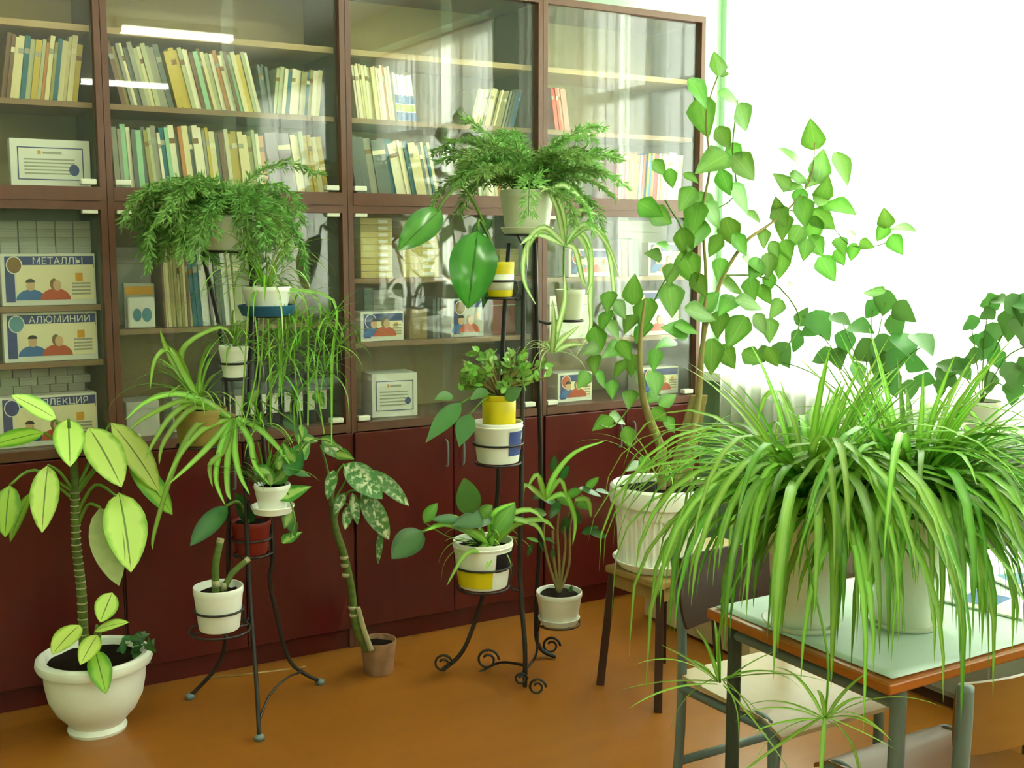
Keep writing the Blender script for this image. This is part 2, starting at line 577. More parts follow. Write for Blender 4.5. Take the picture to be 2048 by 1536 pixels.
# fluorescent ceiling lamps
def ceiling_lamp(x, y, label):
    L = .95
    r = thing('ceiling_lamp', (x, y, ZC), label, 'lamp', 'fluorescent ceiling lamps')
    MB().box(x-L/2, x+L/2, y-.09, y+.09, ZC-.05, ZC, 'fixture').build('housing', r)
    for d in (-.045, .045):
        MB().tube([(x-L/2+.04, y+d, ZC-.075), (x+L/2-.04, y+d, ZC-.075)], .018, 'tube_light', smooth=False, n=10).build('fluorescent_tube', r)
    for e in (-1, 1):
        MB().box(x+e*(L/2-.03)-.012, x+e*(L/2-.03)+.012, y-.08, y+.08, ZC-.1, ZC-.05, 'fixture').build('lamp_holder', r)
for x, y in ((2.4, 1.7), (0.2, 1.7), (-1.9, 1.7), (2.455, -1.6), (0.2, -1.6), (-1.9, -1.6), (2.725, -4.75), (0.4, -4.75), (-1.9, -4.75)):
    ceiling_lamp(x, y, 'long fluorescent lamp with two tubes on the ceiling')

# ------------------------------------------------------------------ bookcases
POSTS = [-0.05, 0.775, 1.60, 2.42, 3.225]
YFR, YBK = 3.87, 4.22
ZD, ZM, ZS, ZT, ZTOP = 0.845, 1.655, 1.945, 2.185, 2.44
CASES = ['the pale dieffenbachia', 'the tripod plant stand', 'the scroll-footed plant stand', 'the heart-leaved climber']
LOWSH = [(1.30, 1.12), (1.215,), (1.37, 1.135), (1.36, 1.105)]
CLAB = ['glass-fronted bookcase with mahogany doors behind the pale dieffenbachia',
        'glass-fronted bookcase with mahogany doors behind the tripod plant stand',
        'glass-fronted bookcase with mahogany doors behind the scroll-footed plant stand',
        'glass-fronted bookcase with mahogany doors at the green wall strip by the window']
def make_case(i):
    x0, x1 = POSTS[i]+.001, POSTS[i+1]-.001
    r = thing('glass_front_bookcase', ((x0+x1)/2, YFR, 0), CLAB[i], 'bookcase', 'row of glass-fronted bookcases')
    t = .02
    for a, b in ((x0, x0+t), (x1-t, x1)):
        MB().box(a, b, YFR, YBK, 0, ZTOP, 'frame').build('side_panel', r)
    MB().box(x0+t, x1-t, YBK-.01, YBK, 0.02, ZTOP, 'back').build('back_panel', r)
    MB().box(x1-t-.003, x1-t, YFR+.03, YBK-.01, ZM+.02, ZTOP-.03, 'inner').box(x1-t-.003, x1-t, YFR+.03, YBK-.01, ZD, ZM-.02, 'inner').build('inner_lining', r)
    MB().box(x0+t, x1-t, YFR, YBK, ZTOP-.025, ZTOP, 'frame').build('top_board', r)
    MB().box(x0+t, x1-t, YFR-.004, YBK-.01, ZM-.022, ZM+.022, 'frame').build('middle_board', r)
    MB().box(x0+t, x1-t, YFR, YFR+.006, ZM-.05, ZM-.022, 'frame').build('glass_track', r)
    MB().box(x0+t, x1-t, YFR-.004, YBK-.01, ZD-.03, ZD, 'frame').build('counter_board', r)
    MB().box(x0+t, x1-t, YFR+.012, YFR+.03, 0.0, .075, 'door').build('plinth', r)
    MB().box(x0+t, x1-t, YFR+.05, YBK-.01, ZS-.018, ZS, 'shelf').build('shelf', r)
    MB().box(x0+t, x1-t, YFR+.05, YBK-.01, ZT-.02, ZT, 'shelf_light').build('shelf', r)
    for z in LOWSH[i]:
        MB().box(x0+t, x1-t, YFR+.05, YBK-.01, z-.018, z, 'shelf').build('shelf', r)
    xm = (x0+x1)/2
    for s, (a, b) in enumerate(((x0+.004, xm-.002), (xm+.002, x1-.004))):
        d = MB().box(a, b, YFR-.018, YFR-.001, .08, ZD-.034, 'door').build('cupboard_door', r, bevel=.002)
        hx = xm-.035 if s == 0 else xm+.035
        MB().tube([(hx, YFR-.018, .755), (hx, YFR-.036, .745), (hx, YFR-.036, .665), (hx, YFR-.018, .655)], .004, 'tube', n=6).build('handle', d)
    for z0, z1 in ((ZM+.024, ZTOP-.027), (ZD+.002, ZM-.024)):
        for s, (a, b) in enumerate(((x0+t+.002, xm+.02), (xm-.02, x1-t-.002))):
            y = YFR+.012 if s == 0 else YFR+.022
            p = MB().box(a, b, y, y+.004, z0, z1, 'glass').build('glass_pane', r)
            e = a+.03 if s == 0 else b-.03
            zz = z0+.014 if z0 > 1.2 else z1-.03
            MB().box(e-.024, e+.024, YFR+.002, YFR+.034, zz-.009, zz+.009, 'cream_plastic').build('finger_pull', p, bevel=.003)
            if z0 < 1.2:
                MB().box(e-.024, e+.024, YFR+.002, YFR+.034, z0+.004, z0+.022, 'cream_plastic').build('finger_pull', p, bevel=.003)
    return r
for i in range(4):
    make_case(i)

# ------------------------------------------------------------------ books
RB = random.Random(11)
def book(x, z, yf, th, h, dp, tilt, colour, label, group, stripe=None):
    s = 1 if tilt < 0 else -1                  # pivot on the low corner
    a, b = (0, th) if s == 1 else (-th, 0)
    c = BM[colour]
    mb = MB()
    k = min(.0016, th*.15)
    mb.box(a, a+k, 0, dp, 0, h, c).box(b-k, b, 0, dp, 0, h, c).box(a+k, b-k, 0, k, 0, h, c)
    mb.box(a+k, b-k, k, dp-.004, .003, h-.003, 'page')
    if stripe:
        for (q0, q1, m) in stripe:
            mb.box(a+.0002, b-.0002, -.0006, 0, h*q0, h*q1, m)
    o = mb.build('book')
    o.location = (x, yf, z)
    o.rotation_euler = (0, math.radians(tilt), 0)
    return tag(o, label, 'book', group)

def row(i, tier, pxa, pxb, py, z, tilt, pal, th=(.009, .02), h=(.185, .225), yf=3.945, dp=.16, stripe=None, adj=''):
    xa, xb = P(pxa, py, yf).x, P(pxb, py, yf).x
    ss = math.sin(math.radians(abs(tilt)+.5))
    lo, hi = POSTS[i]+.026, POSTS[i+1]-.03
    x = max(xa, lo+(h[1]*ss if tilt < 0 else 0))
    n = 0
    while x < xb and n < 60:
        t = RB.uniform(*th)
        col = RB.choice(pal)
        ti = tilt + RB.uniform(-.4, .4)
        hh = RB.uniform(*h)
        if x+t*1.05+(hh*ss if tilt > 0 else 0) > hi:
            break
        st = stripe
        if st is None and RB.random() < .35:
            st = [(.72, .8, RB.choice(['print_grey', 'print_cream', 'print_brown']))]
        size = 'thick ' if t > (th[0]+th[1])/2 else 'thin '
        tall = 'tall ' if hh > (h[0]+h[1])/2 else ''
        lab = '%s%s%s%s book%s on the %s shelf behind %s' % (tall, size, adj, col, ' with banded spine' if st and not adj else '', tier, CASES[i])
        px = x if tilt < 0 else x+t/math.cos(math.radians(ti))
        book(px, z+.0005, yf+RB.uniform(0, .012), t, hh, dp, ti, col, lab, 'books on the %s shelf behind %s' % (tier, CASES[i]), st)
        x += t/math.cos(math.radians(ti))+.0006+math.tan(math.radians(abs(.8)))*.004
        n += 1

PALE = ['cream', 'cream', 'ivory', 'sage', 'grey', 'cream', 'olive', 'ivory']
MIX = PALE+['orange', 'teal', 'brown', 'yellow', 'mint', 'slate']
# upper shelf
row(0, 'upper', 2, 168, 190, ZS, 8, ['cream', 'sage', 'cream', 'orange', 'yellow', 'ivory', 'olive', 'teal', 'brown', 'cream'], h=(.18, .21))
row(1, 'upper', 238, 345, 205, ZS, -13, ['grey', 'sage', 'cream', 'grey', 'olive', 'slate', 'brown'], h=(.185, .208))
row(1, 'upper', 355, 520, 213, ZS, -13, ['cream', 'ivory', 'cream', 'mint', 'ivory', 'orange', 'yellow', 'brown', 'sage'], h=(.185, .208))
row(1, 'upper', 528, 545, 218, ZS, -7, ['grey', 'slate'], th=(.006, .01), h=(.15, .17))
row(1, 'upper', 548, 640, 220, ZS, 6, ['teal', 'ivory', 'ivory', 'cream', 'sage', 'white', 'ivory', 'olive'], h=(.15, .165))
row(2, 'upper', 716, 790, 225, ZS, -7, ['cream', 'ivory', 'cream', 'cream', 'orange', 'ivory'], th=(.007, .012), h=(.185, .2))
row(2, 'upper', 796, 832, 230, ZS, -8, ['white'], th=(.008, .012), h=(.165, .175), adj='blue-banded ',
    stripe=[(.02, .2, 'print_blue'), (.22, .36, 'print_green'), (.38, .56, 'print_blue')])
row(2, 'upper', 940, 1008, 240, ZS, 16, ['cream', 'grey', 'ivory', 'cream', 'olive'], th=(.007, .012), h=(.14, .15))
row(2, 'upper', 1010, 1030, 243, ZS, 16, ['blue', 'slate'], th=(.007, .012), h=(.145, .155))
row(3, 'upper', 1112, 1140, 247, ZS, -9, ['pink', 'pink', 'red', 'orange'], th=(.008, .011), h=(.16, .17))
# middle shelf
ZMT = ZM+.022
row(1, 'middle', 232, 300, 370, ZMT, -3, ['grey', 'teal', 'cream', 'ivory', 'slate', 'mint'], h=(.19, .215))
row(1, 'middle', 302, 540, 375, ZMT, -6, MIX, h=(.185, .215))
row(1, 'middle', 544, 572, 382, ZMT, -6, ['mauve'], th=(.04, .045), h=(.2, .205))
row(1, 'middle', 590, 668, 384, ZMT, -8, ['cream', 'ivory', 'ivory', 'grey', 'cream', 'sage', 'yellow'], h=(.195, .215))
row(2, 'middle', 715, 790, 384, ZMT, -9, ['grey', 'slate', 'grey', 'teal'], th=(.02, .03), h=(.195, .21))
row(2, 'middle', 795, 880, 386, ZMT, -12, ['cream', 'cream', 'slate', 'ivory', 'cream', 'teal'], th=(.009, .016), h=(.185, .205))
row(2, 'middle', 930, 1050, 392, ZMT, -4, ['sage', 'cream', 'grey', 'ivory', 'orange', 'white', 'olive'], h=(.17, .195))
row(3, 'middle', 1232, 1312, 396, ZMT, 4, ['magenta', 'violet', 'red', 'olive', 'lime', 'blue', 'orange', 'grey', 'magenta', 'lime'], th=(.007, .014), h=(.185, .2))
row(3, 'middle', 1316, 1378, 398, ZMT, 4, ['white', 'ivory', 'white', 'cream'], th=(.012, .02), h=(.19, .205))
row(3, 'middle', 1105, 1170, 394, ZMT, -4, ['mauve', 'grey', 'sage', 'mauve'], th=(.012, .02), h=(.19, .205))
# lower shelf of the second bookcase
row(1, 'lower', 330, 385, 640, LOWSH[1][0], -2, ['cream', 'cream', 'olive', 'cream', 'brown'], th=(.006, .011), h=(.25, .27))
row(1, 'lower', 388, 404, 641, LOWSH[1][0], -4, ['teal', 'olive'], th=(.012, .016), h=(.24, .26))
row(1, 'lower', 408, 470, 642, LOWSH[1][0], -4, ['ivory', 'white', 'slate', 'mauve', 'white'], th=(.008, .016), h=(.265, .285))
row(1, 'lower', 474, 520, 642, LOWSH[1][0], -2, ['sage', 'grey', 'sage'], th=(.02, .03), h=(.25, .28))

# black binders with white spine labels standing on the counter board
def binder(px, i, zl):
    x = P(px, 825, 3.95).x
    r = thing('ring_binder', (x, 3.95, ZD), 'black ring binder with white spine label behind the tripod plant stand', 'binder', 'black binders behind the tripod stand')
    MB().box(x, x+.036, 3.95, 4.15, ZD+.001, ZD+.001+zl, 'binder').build('cover', r, bevel=.003)
    MB().box(x+.006, x+.03, 3.948, 3.95, ZD+.05, ZD+.12, 'paper').build('spine_label', r)
for k, px in enumerate((445, 468, 492, 516, 540, 566, 590, 614, 638)):
    binder(px, k, .25 + .006*(k % 3))

# ------------------------------------------------------------------ cartons with printed fronts
def front_T(c, yaw=0.0):               # local x right, y up, z towards the room, origin at the bottom centre of the front
    return Matrix.Translation(c) @ Matrix.Rotation(yaw, 4, 'Z') @ Matrix(((1, 0, 0, 0), (0, 0, -1, 0), (0, 1, 0, 0), (0, 0, 0, 1)))

def decal_rect(mb, T, x0, x1, y0, y1, m, z=.001):
    mb.poly([T @ Vector(q) for q in ((x0, y0, z), (x1, y0, z), (x1, y1, z), (x0, y1, z))], m)
def decal_disc(mb, T, cx, cy, rx, ry, m, z=.0012, n=20, a0=0, a1=2*PI):
    mb.poly([T @ Vector((cx+rx*math.cos(a0+(a1-a0)*k/n), cy+ry*math.sin(a0+(a1-a0)*k/n), z)) for k in range(n + (0 if a1-a0 > 6.2 else 1))], m)

def carton_body(r, T, w, h, d, m):
    mb = MB()
    mb.add([T @ Vector(q) for q in [(x, y, z) for z in (-d, 0) for y in (0, h) for x in (-w/2, w/2)]],
           [(0, 2, 3, 1), (4, 5, 7, 6), (0, 1, 5, 4), (2, 6, 7, 3), (0, 4, 6, 2), (1, 3, 7, 5)], m)
    return mb.build('box_body', r, bevel=.002)

def kit_box(pxc, py, Y, z, w, h, d, title, label, emblem='print_brown', yaw=0.0, body='carton', cream='print_cream', group=None):
    p = P(pxc, py, Y)
    c = Vector((p.x, Y, z+.0005))
    r = thing('collection_box', c, label, 'box', group)
    T = front_T(c, yaw)
    carton_body(r, T, w, h, d, body)
    m = MB()
    b = .012
    decal_rect(m, T, -w/2+b, w/2-.004, h-.045, h-.008, 'print_navy')
    decal_rect(m, T, -w/2+b, -w/2+b+.028, b, h-.045, 'print_navy')
    decal_rect(m, T, -w/2+.045, w/2-.006, b+.006, h-.036, cream, .0014)
    decal_disc(m, T, -w/2+.04, h-.036, .024, .028, 'paper', .0018)
    decal_disc(m, T, -w/2+.04, h-.036, .021, .025, emblem, .0022)
    m.build('printed_front', r)
    m = MB()
    cx = -w*.2                                  # child in blue
    decal_disc(m, T, cx, b+.006, .044, .034, 'print_blue', .002, a0=0, a1=PI)
    decal_disc(m, T, cx, b+.052, .013, .017, 'print_skin', .0024)
    decal_disc(m, T, cx, b+.062, .0145, .012, 'print_hair', .0026, a0=0, a1=PI)
    cx = w*.06                                  # child in red
    decal_disc(m, T, cx, b+.006, .046, .036, 'print_red', .0021, a0=0, a1=PI)
    decal_disc(m, T, cx+.006, b+.052, .013, .017, 'print_skin', .0024)
    decal_disc(m, T, cx-.004, b+.056, .012, .018, 'print_brown', .0022)
    decal_rect(m, T, w*.28, w*.36, h*.46, h*.62, 'print_orange', .002)
    for k in range(4):
        decal_rect(m, T, w*.24, w*.44, h*.2+k*.011, h*.2+k*.011+.006, 'print_grey', .002)
    m.build('printed_picture', r)
    if title:
        m = MB()
        text_geo(m, title, .03, T @ Matrix.Translation((w*.1, h-.0335, .0024)), 'paper')
        m.build('lettering', r)
    return r

def cert_box(pxc, py, Y, z, w, h, d, label, yaw=0.0):
    p = P(pxc, py, Y)
    c = Vector((p.x, Y, z+.0005))
    r = thing('white_box', c, label, 'box')
    T = front_T(c, yaw)
    carton_body(r, T, w, h, d, 'carton')
    m = MB()
    x0, x1, y0, y1 = -w*.41, w*.41, h*.14, h*.83
    for q in ((x0, x1, y0, y0+.003), (x0, x1, y1-.003, y1), (x0, x0+.003, y0, y1), (x1-.003, x1, y0, y1)):
        decal_rect(m, T, *q, 'print_navy')
    decal_rect(m, T, -w*.16, -w*.12, h*.68, h*.76, 'print_orange')
    decal_rect(m, T, -w*.1, w*.14, h*.69, h*.74, 'print_grey')
    for k in range(5):
        decal_rect(m, T, -w*.33, w*(.24 if k > 1 else .3), h*(.56-.075*k), h*(.59-.075*k), 'print_grey')
    decal_disc(m, T, w*.29, h*.36, w*.065, w*.075, 'print_navy')
    m.build('printed_frame', r)
    return r

A = LOWSH[0]
kit_box(100, 592, 3.945, A[0], .285, .165, .04, 'МЕТАЛЛЫ', 'white boxed kit with navy title bar and brown round emblem, top of its column')
kit_box(104, 700, 3.945, A[1], .285, .158, .04, 'АЛЮМИНИЙ', 'white boxed kit with teal round emblem on the shelf below the brown-emblem kit', 'print_teal', cream='print_cream')
kit_box(100, 868, 3.945, ZD, .30, .165, .06, 'КОЛЛЕКЦИЯ', 'white boxed kit on the counter board behind the pale dieffenbachia leaves', 'print_navy')
cert_box(104, 372, 3.945, ZMT, .24, .148, .05, 'white box printed with a navy-bordered certificate, on the middle shelf behind the pale dieffenbachia')
def stack(i, pxs, py, Y, z, w, h, d, cols, rows, m, label, group, name='small_carton', stagger=0.0, cat='box', tagged=None):
    x0 = P(pxs, py, Y).x
    for rr in range(rows):
        for c in range(cols):
            x = x0 + c*(w+.0025) + (stagger*w if rr % 2 else 0)
            r = thing(name, (x+w/2, Y+d/2, z+rr*(h+.0006)), label, cat, group)
            zz = z+.0005+rr*(h+.0006)
            MB().box(x, x+w, Y, Y+d, zz, zz+h, m).build('box_body', r, bevel=.0015)
            if tagged:
                MB().box(x+w*.55, x+w*.85, Y-.001, Y, zz+h*.25, zz+h*.7, tagged).build('paper_label', r)
            else:
                MB().box(x+.002, x+w-.002, Y-.0008, Y, zz+h*.68, zz+h*.74, 'print_grey').build('lid_seam', r)
stack(0, 6, 590, 4.02, A[0], .0535, .0265, .12, 5, 10, 'carton_grey', 'small pale carton in the tall stack behind the brown-emblem kit', 'small cartons stacked behind the brown-emblem kit')
stack(0, -6, 850, 4.03, ZD, .0535, .0265, .12, 5, 9, 'carton_grey', 'small pale carton in the staggered stack on the counter board', 'small cartons stacked on the counter board', stagger=.35)
stack(2, 722, 535, 3.96, LOWSH[2][0], .128, .024, .16, 1, 9, 'carton_yellow', 'flat yellow carton in the stack against the bookcase post', 'flat yellow cartons against the post', 'flat_carton', tagged='paper')
stack(2, 806, 538, 3.96, LOWSH[2][0], .15, .026, .16, 1, 8, 'carton_yellow', 'flat yellow carton in the stack behind the broad glossy leaf', 'flat yellow cartons behind the broad leaf', 'flat_carton', tagged='paper')
stack(2, 1000, 535, 4.0, LOWSH[2][0], .085, .026, .14, 1, 4, 'carton_yellow', 'flat yellow carton in the short stack beside the top fern pot', 'flat yellow cartons beside the fern pot', 'flat_carton')
kit_box(765, 668, 3.945, LOWSH[2][1], .175, .11, .09, None, 'open-fronted picture kit box at the post behind the scroll-footed stand', 'print_navy')
stack(2, 748, 660, 4.06, LOWSH[2][1], .12, .018, .1, 1, 10, 'carton_grey', 'thin grey folder in the pile behind the picture kit box', 'thin grey folders behind the picture kit', 'flat_folder', cat='folder')
def plain_carton(px, py, Y, z, w, h, d, m, label, lid='print_grey'):
    x = P(px, py, Y).x
    r = thing('carton', (x, Y, z), label, 'box')
    MB().box(x-w/2, x+w/2, Y, Y+d, z+.0005, z+h, m).build('box_body', r, bevel=.002)
    MB().box(x-w/2+.004, x+w/2-.004, Y-.001, Y, z+h*.78, z+h*.8, lid).build('lid_seam', r)
    return r
plain_carton(837, 664, 3.96, LOWSH[2][1], .075, .115, .12, 'carton_brown', 'small brown carton beside the picture kit box')
row(2, 'lower', 868, 888, 662, LOWSH[2][1], 0, ['slate', 'grey'], th=(.006, .01), h=(.15, .16))
kit_box(935, 655, 3.955, LOWSH[2][1], .145, .15, .08, None, 'dark picture kit box behind the tip of the broad glossy leaf', 'print_brown', body='carton_grey', cream='print_grey')
plain_carton(1008, 640, 3.98, LOWSH[2][1], .11, .15, .12, 'red_pot', 'dark red carton beside the dark picture kit box')
cert_box(790, 826, 3.945, ZD, .18, .165, .14, 'white box printed with a small certificate, on the counter board near the yellow pot', -0.12)
kit_box(1180, 538, 3.955, LOWSH[3][0], .21, .115, .08, None, 'cream picture kit box behind the striped spider plant', 'print_red')
plain_carton(1285, 500, 4.06, LOWSH[3][0], .24, .235, .1, 'carton', 'large white carton at the top of the compartment beside the climber')
row(3, 'lower', 1240, 1280, 535, LOWSH[3][0], -2, ['grey', 'slate', 'grey'], th=(.012, .02), h=(.15, .16))
kit_box(1332, 535, 3.95, LOWSH[3][0], .19, .14, .05, None, 'white picture kit box leaning in front of the large white carton', 'print_skin')
plain_carton(1140, 652, 3.96, LOWSH[3][1], .2, .18, .06, 'carton', 'white textured carton behind the hanging spider plant')
kit_box(1312, 655, 3.95, LOWSH[3][1], .25, .19, .06, None, 'bright white picture kit box behind the climber leaves', 'print_skin', cream='paper')
kit_box(1150, 795, 3.95, ZD, .17, .12, .12, None, 'white picture kit box on the counter board beside the jade plant', 'print_red')
kit_box(1320, 783, 3.95, ZD, .2, .12, .1, None, 'white picture kit box on the counter board behind the climber trunk', 'print_red')
plain_carton(270, 640, 4.1, LOWSH[1][0], .12, .27, .06, 'carton_grey', 'tall grey panel box on the lower shelf behind the tripod stand')
# small calendar with a picture
cp = P(284, 642, 3.95)
cr = thing('desk_calendar', (cp.x, 3.95, LOWSH[1][0]), 'small white picture calendar on the lower shelf behind the tripod stand', 'calendar')
MB().box(cp.x-.045, cp.x+.045, 3.95, 3.962, LOWSH[1][0]+.0005, LOWSH[1][0]+.105, 'paper').build('picture_card', cr, bevel=.006)
mb = MB()
T = front_T(Vector((cp.x, 3.95, LOWSH[1][0])))
decal_disc(mb, T, -.015, .045, .014, .022, 'print_teal')
decal_disc(mb, T, .017, .045, .016, .024, 'print_teal')
mb.build('printed_picture', cr)
MB().box(cp.x-.05, cp.x+.05, 3.975, 3.99, LOWSH[1][0]+.0005, LOWSH[1][0]+.15, 'carton_grey').box(cp.x-.045, cp.x+.045, 3.974, 3.975, LOWSH[1][0]+.112, LOWSH[1][0]+.14, 'print_orange').build('backing_card', cr)
plain_carton(285, 800, 3.97, ZD, .11, .12, .14, 'carton_grey', 'small grey carton on the counter board beside the black binders')
plain_carton(365, 800, 4.0, ZD, .07, .12, .14, 'carton_grey', 'narrow grey carton between the grey carton and the black binders')

# ------------------------------------------------------------------ pots
def pot_spec(cx, ybot, ytop, wtop, wbot, Y, z0=None):
    p = P(cx, ybot, Y)
    k = ppm(p)
    rt, rb = wtop/2/k, wbot/2/k
    a = P(cx, ybot, Y-rb*.86)
    b = P(cx, ytop, Y-rt*.86)
    zz = a.z if z0 is None else z0
    x = P(cx, (ybot+ytop)/2, Y).x
    return dict(c=Vector((x, Y, zz)), h=b.z-zz, rt=rt, rb=rb)

def make_pot(r, s, style, m, soil=.86, lip=None, name='pot'):
    c, h, rt, rb = s['c'], s['h'], s['rt'], s['rb']
    t = max(.004, rt*.05)
    mod = None
    n = 40
    if style == 'urn':
        pr = [(rb*.98, 0), (rb*1.02, .01), (rb*.93, h*.1), (rb*1.05, h*.16), (rt*.68, h*.28), (rt*.8, h*.45), (rt*.855, h*.65), (rt*.87, h*.84),
              (rt*.97, h*.86), (rt, h*.91), (rt*.985, h*.97), (rt*.92, h), (rt*.84, h*.985), (rt*.8, h*.93), (rt*.76, h*.5), (.01, h*.4)]
        n = 72
        mod = lambda a, i: 1+(.008*math.cos(36*a) if 3 < i < 8 else 0)
    elif style == 'ribbed':
        pr = [(rb*.94, 0), (rb*.96, .006), (rb*.97, h*.08), (rb*1.0, h*.45), (rb*1.03, h*.63), (rb*1.055, h*.635), (rb*1.07, h*.76), (rt*.9, h*.765), (rt*.98, h*.78),
              (rt, h*.87), (rt*.985, h*.97), (rt*.93, h), (rt*.87, h*.985), (rt*.85, h*.9), (rt*.8, h*.5), (.01, h*.4)]
        n = 176
        mod = lambda a, i: 1+(.018*(1 if math.cos(44*a) > 0 else -1) if 2 <= i < 5 else 0)
    elif style == 'bucket':
        pr = [(rb*.96, 0), (rb, .006), (rb+(rt-rb)*.85, h*.84), (rt*.99, h*.85), (rt*1.01, h*.9), (rt*.98, h*.91), (rt, h*.98), (rt*.985, h), (rt*.94, h*.99),
              (rt*.92, h*.9), (rb*.92, h*.5), (.01, h*.4)]
    else:
        pr = [(rb*.96, 0), (rb, .004), (rb+(rt-rb)*.82, h*.8), (rt*.975, h*.82), (rt, h*.86), (rt, h*.98), (rt*.985, h), (rt-t, h*.99), (rt-t*1.6, h*.85), (rb*.9, h*.5), (.005, h*.4)]
    o = MB().lathe(c, pr, m, n, mod).build(name, r, smooth=True, angle=math.radians(40))
    rs = rt*.86-.002
    mb = MB()
    z = c.z+h*soil
    rr = random.Random(int(c.x*1000))
    vv = [(c.x, c.y, z+.006)]
    for ring, q in ((1, .5), (2, 1.0)):
        for j in range(20):
            a = 2*PI*j/20
            vv.append((c.x+rs*q*math.cos(a), c.y+rs*q*math.sin(a), z+rr.uniform(-.003, .005)))
    ff = [(0, 1+j, 1+(j+1) % 20) for j in range(20)] + [(1+j, 21+j, 21+(j+1) % 20, 1+(j+1) % 20) for j in range(20)]
    mb.add(vv, ff, 'soil')
    mb.build('soil', o, smooth=True)
    return Vector((c.x, c.y, z))

def saucer(r, s, rad, m, hh=.022):
    c = s['c']
    MB().lathe((c.x, c.y, c.z-.004), [(rad*.8, 0), (rad*.86, .001), (rad, hh), (rad*.985, hh+.002), (rad*.95, hh), (rad*.8, .004), (.004, .0035)], m, 36).build('saucer', r, smooth=True, angle=math.radians(40))

# ------------------------------------------------------------------ leaves
def pf_oval(s):
    return math.sin(PI*min(max(s, 0), 1)**0.85)**0.75 if 0 < s < 1 else 0
def pf_lance(s):
    return math.sin(PI*min(max(s, 0), 1)**0.75)**1.05 if 0 < s < 1 else 0
def pf_heart(s):
    if s < .28:
        return (s/.28)**.45 if s > 0 else .25
    return max(0, 1-((s-.28)/.72)**1.45)
def pf_strap(s):
    return min(1, .55+2.2*s)*(max(0, 1-s**2.6))**.8
def pf_round(s):
    return (max(0, 1-(2*s-1)**2))**.5
def pf_lobed(s):
    return pf_heart(s)*(0.8+.28*abs(math.cos(s*PI*2.5)))

def view_n(p, k=.35):
    return ((CAM-p).normalized()*.75+Vector((0, 0, k))).normalized()

def leaf(r, B, T, W, m, prof=pf_oval, arch=.12, fold=.15, roll=0, nseg=9, nx=4, name='leaf', N=None):
    N = N or view_n(B)
    ax = (T-B).normalized()
    if roll:
        N = Matrix.Rotation(math.radians(roll), 3, ax) @ N
    L = (T-B).length
    nn = (N-ax*N.dot(ax)).normalized()
    mid = (B+T)/2+nn*(arch*L)
    pts = []
    for i in range(nseg+1):
        s = i/nseg
        pts.append(B*(1-s)**2+mid*(2*s*(1-s))+T*s*s)
    return MB().ribbon(pts, W, m, N, prof, fold, nx).build(name, r, smooth=True)

def petiole(r, pts, rad, m='green_stem', name='petiole'):
    return MB().tube(pts, rad, m, n=6, sub=4).build(name, r, smooth=True)

def pix_leaf(r, b, t, wpx, Y, m, prof=pf_oval, dy=0.0, **kw):        # base and tip where they are seen, at depth Y (tip dy nearer)
    B, T = P(b[0], b[1], Y), P(t[0], t[1], Y-dy)
    return leaf(r, B, T, wpx/ppm(B), m, prof, **kw)

def centre_leaf(r, cx, cy, size, ang, m, fn, rnd, prof=pf_heart, wr=.82, **kw):
    a = math.radians(ang)
    B, T = fn(cx-math.cos(a)*size*.5, cy-math.sin(a)*size*.5), fn(cx+math.cos(a)*size*.5, cy+math.sin(a)*size*.5)
    d = ray(cx, cy)
    B = B+d*rnd.uniform(-.03, .03)
    T = T-d*rnd.uniform(-.03, .04)
    return leaf(r, B, T, size*wr/ppm(B)*rnd.uniform(.85, 1.1), m, prof, arch=rnd.uniform(.03, .12), fold=rnd.uniform(.1, .35), roll=rnd.uniform(-35, 35), nseg=7, nx=2, **kw)

def blade(r, base, az, el, L, W, bend, m, prof=pf_strap, nseg=9, twist=0.0, name='leaf', floorz=None):
    pts = [Vector(base)]
    d = L/nseg
    for i in range(nseg):
        s = (i+.5)/nseg
        e = el-bend*s**1.25
        e = max(e, -math.radians(86))
        a = az+twist*s
        pts.append(pts[-1]+Vector((math.cos(e)*math.cos(a), math.cos(e)*math.sin(a), math.sin(e)))*d)
    pts, _ = catmull(pts, 1)
    side = Vector((-math.sin(az), math.cos(az), 0))
    # ribbon whose width stays horizontal, as strap leaves hold it
    mb = MB()
    k = len(pts)
    vv, uvs, ff = [], [], []
    for i in range(k):
        t = (pts[min(i+1, k-1)]-pts[max(i-1, 0)]).normalized()
        nn = side.cross(t) if side.cross(t).z >= 0 else -side.cross(t)
        h = max(prof(i/(k-1)), .01)*W/2
        for j in (-1, 0, 1):
            vv.append(pts[i]+side*(h*j)+nn*(abs(j)*h*.35))
            uvs.append(((j+1)/2, i/(k-1)))
    for i in range(k-1):
        for j in range(2):
            a = i*3+j
            ff.append((a, a+1, a+4, a+3))
    mb.add(vv, ff, m, uvs)
    return mb.build(name, r, smooth=True)

def spider(r, c, n, seed, L=(.25, .4), W=(.012, .02), el=(10, 85), bend=(70, 150), m='spider', spread=.03, az=(0, 360)):
    rn = random.Random(seed)
    for k in range(n):
        a = math.radians(rn.uniform(*az))
        e = math.radians(rn.uniform(*el))
        b = Vector(c)+Vector((math.cos(a), math.sin(a), 0))*rn.uniform(0, spread)+Vector((0, 0, rn.uniform(-.005, .01)))
        mm = m if isinstance(m, str) else rn.choice(m)
        blade(r, b, a, e, rn.uniform(*L), rn.uniform(*W), math.radians(rn.uniform(*bend)), mm, twist=rn.uniform(-.3, .3))

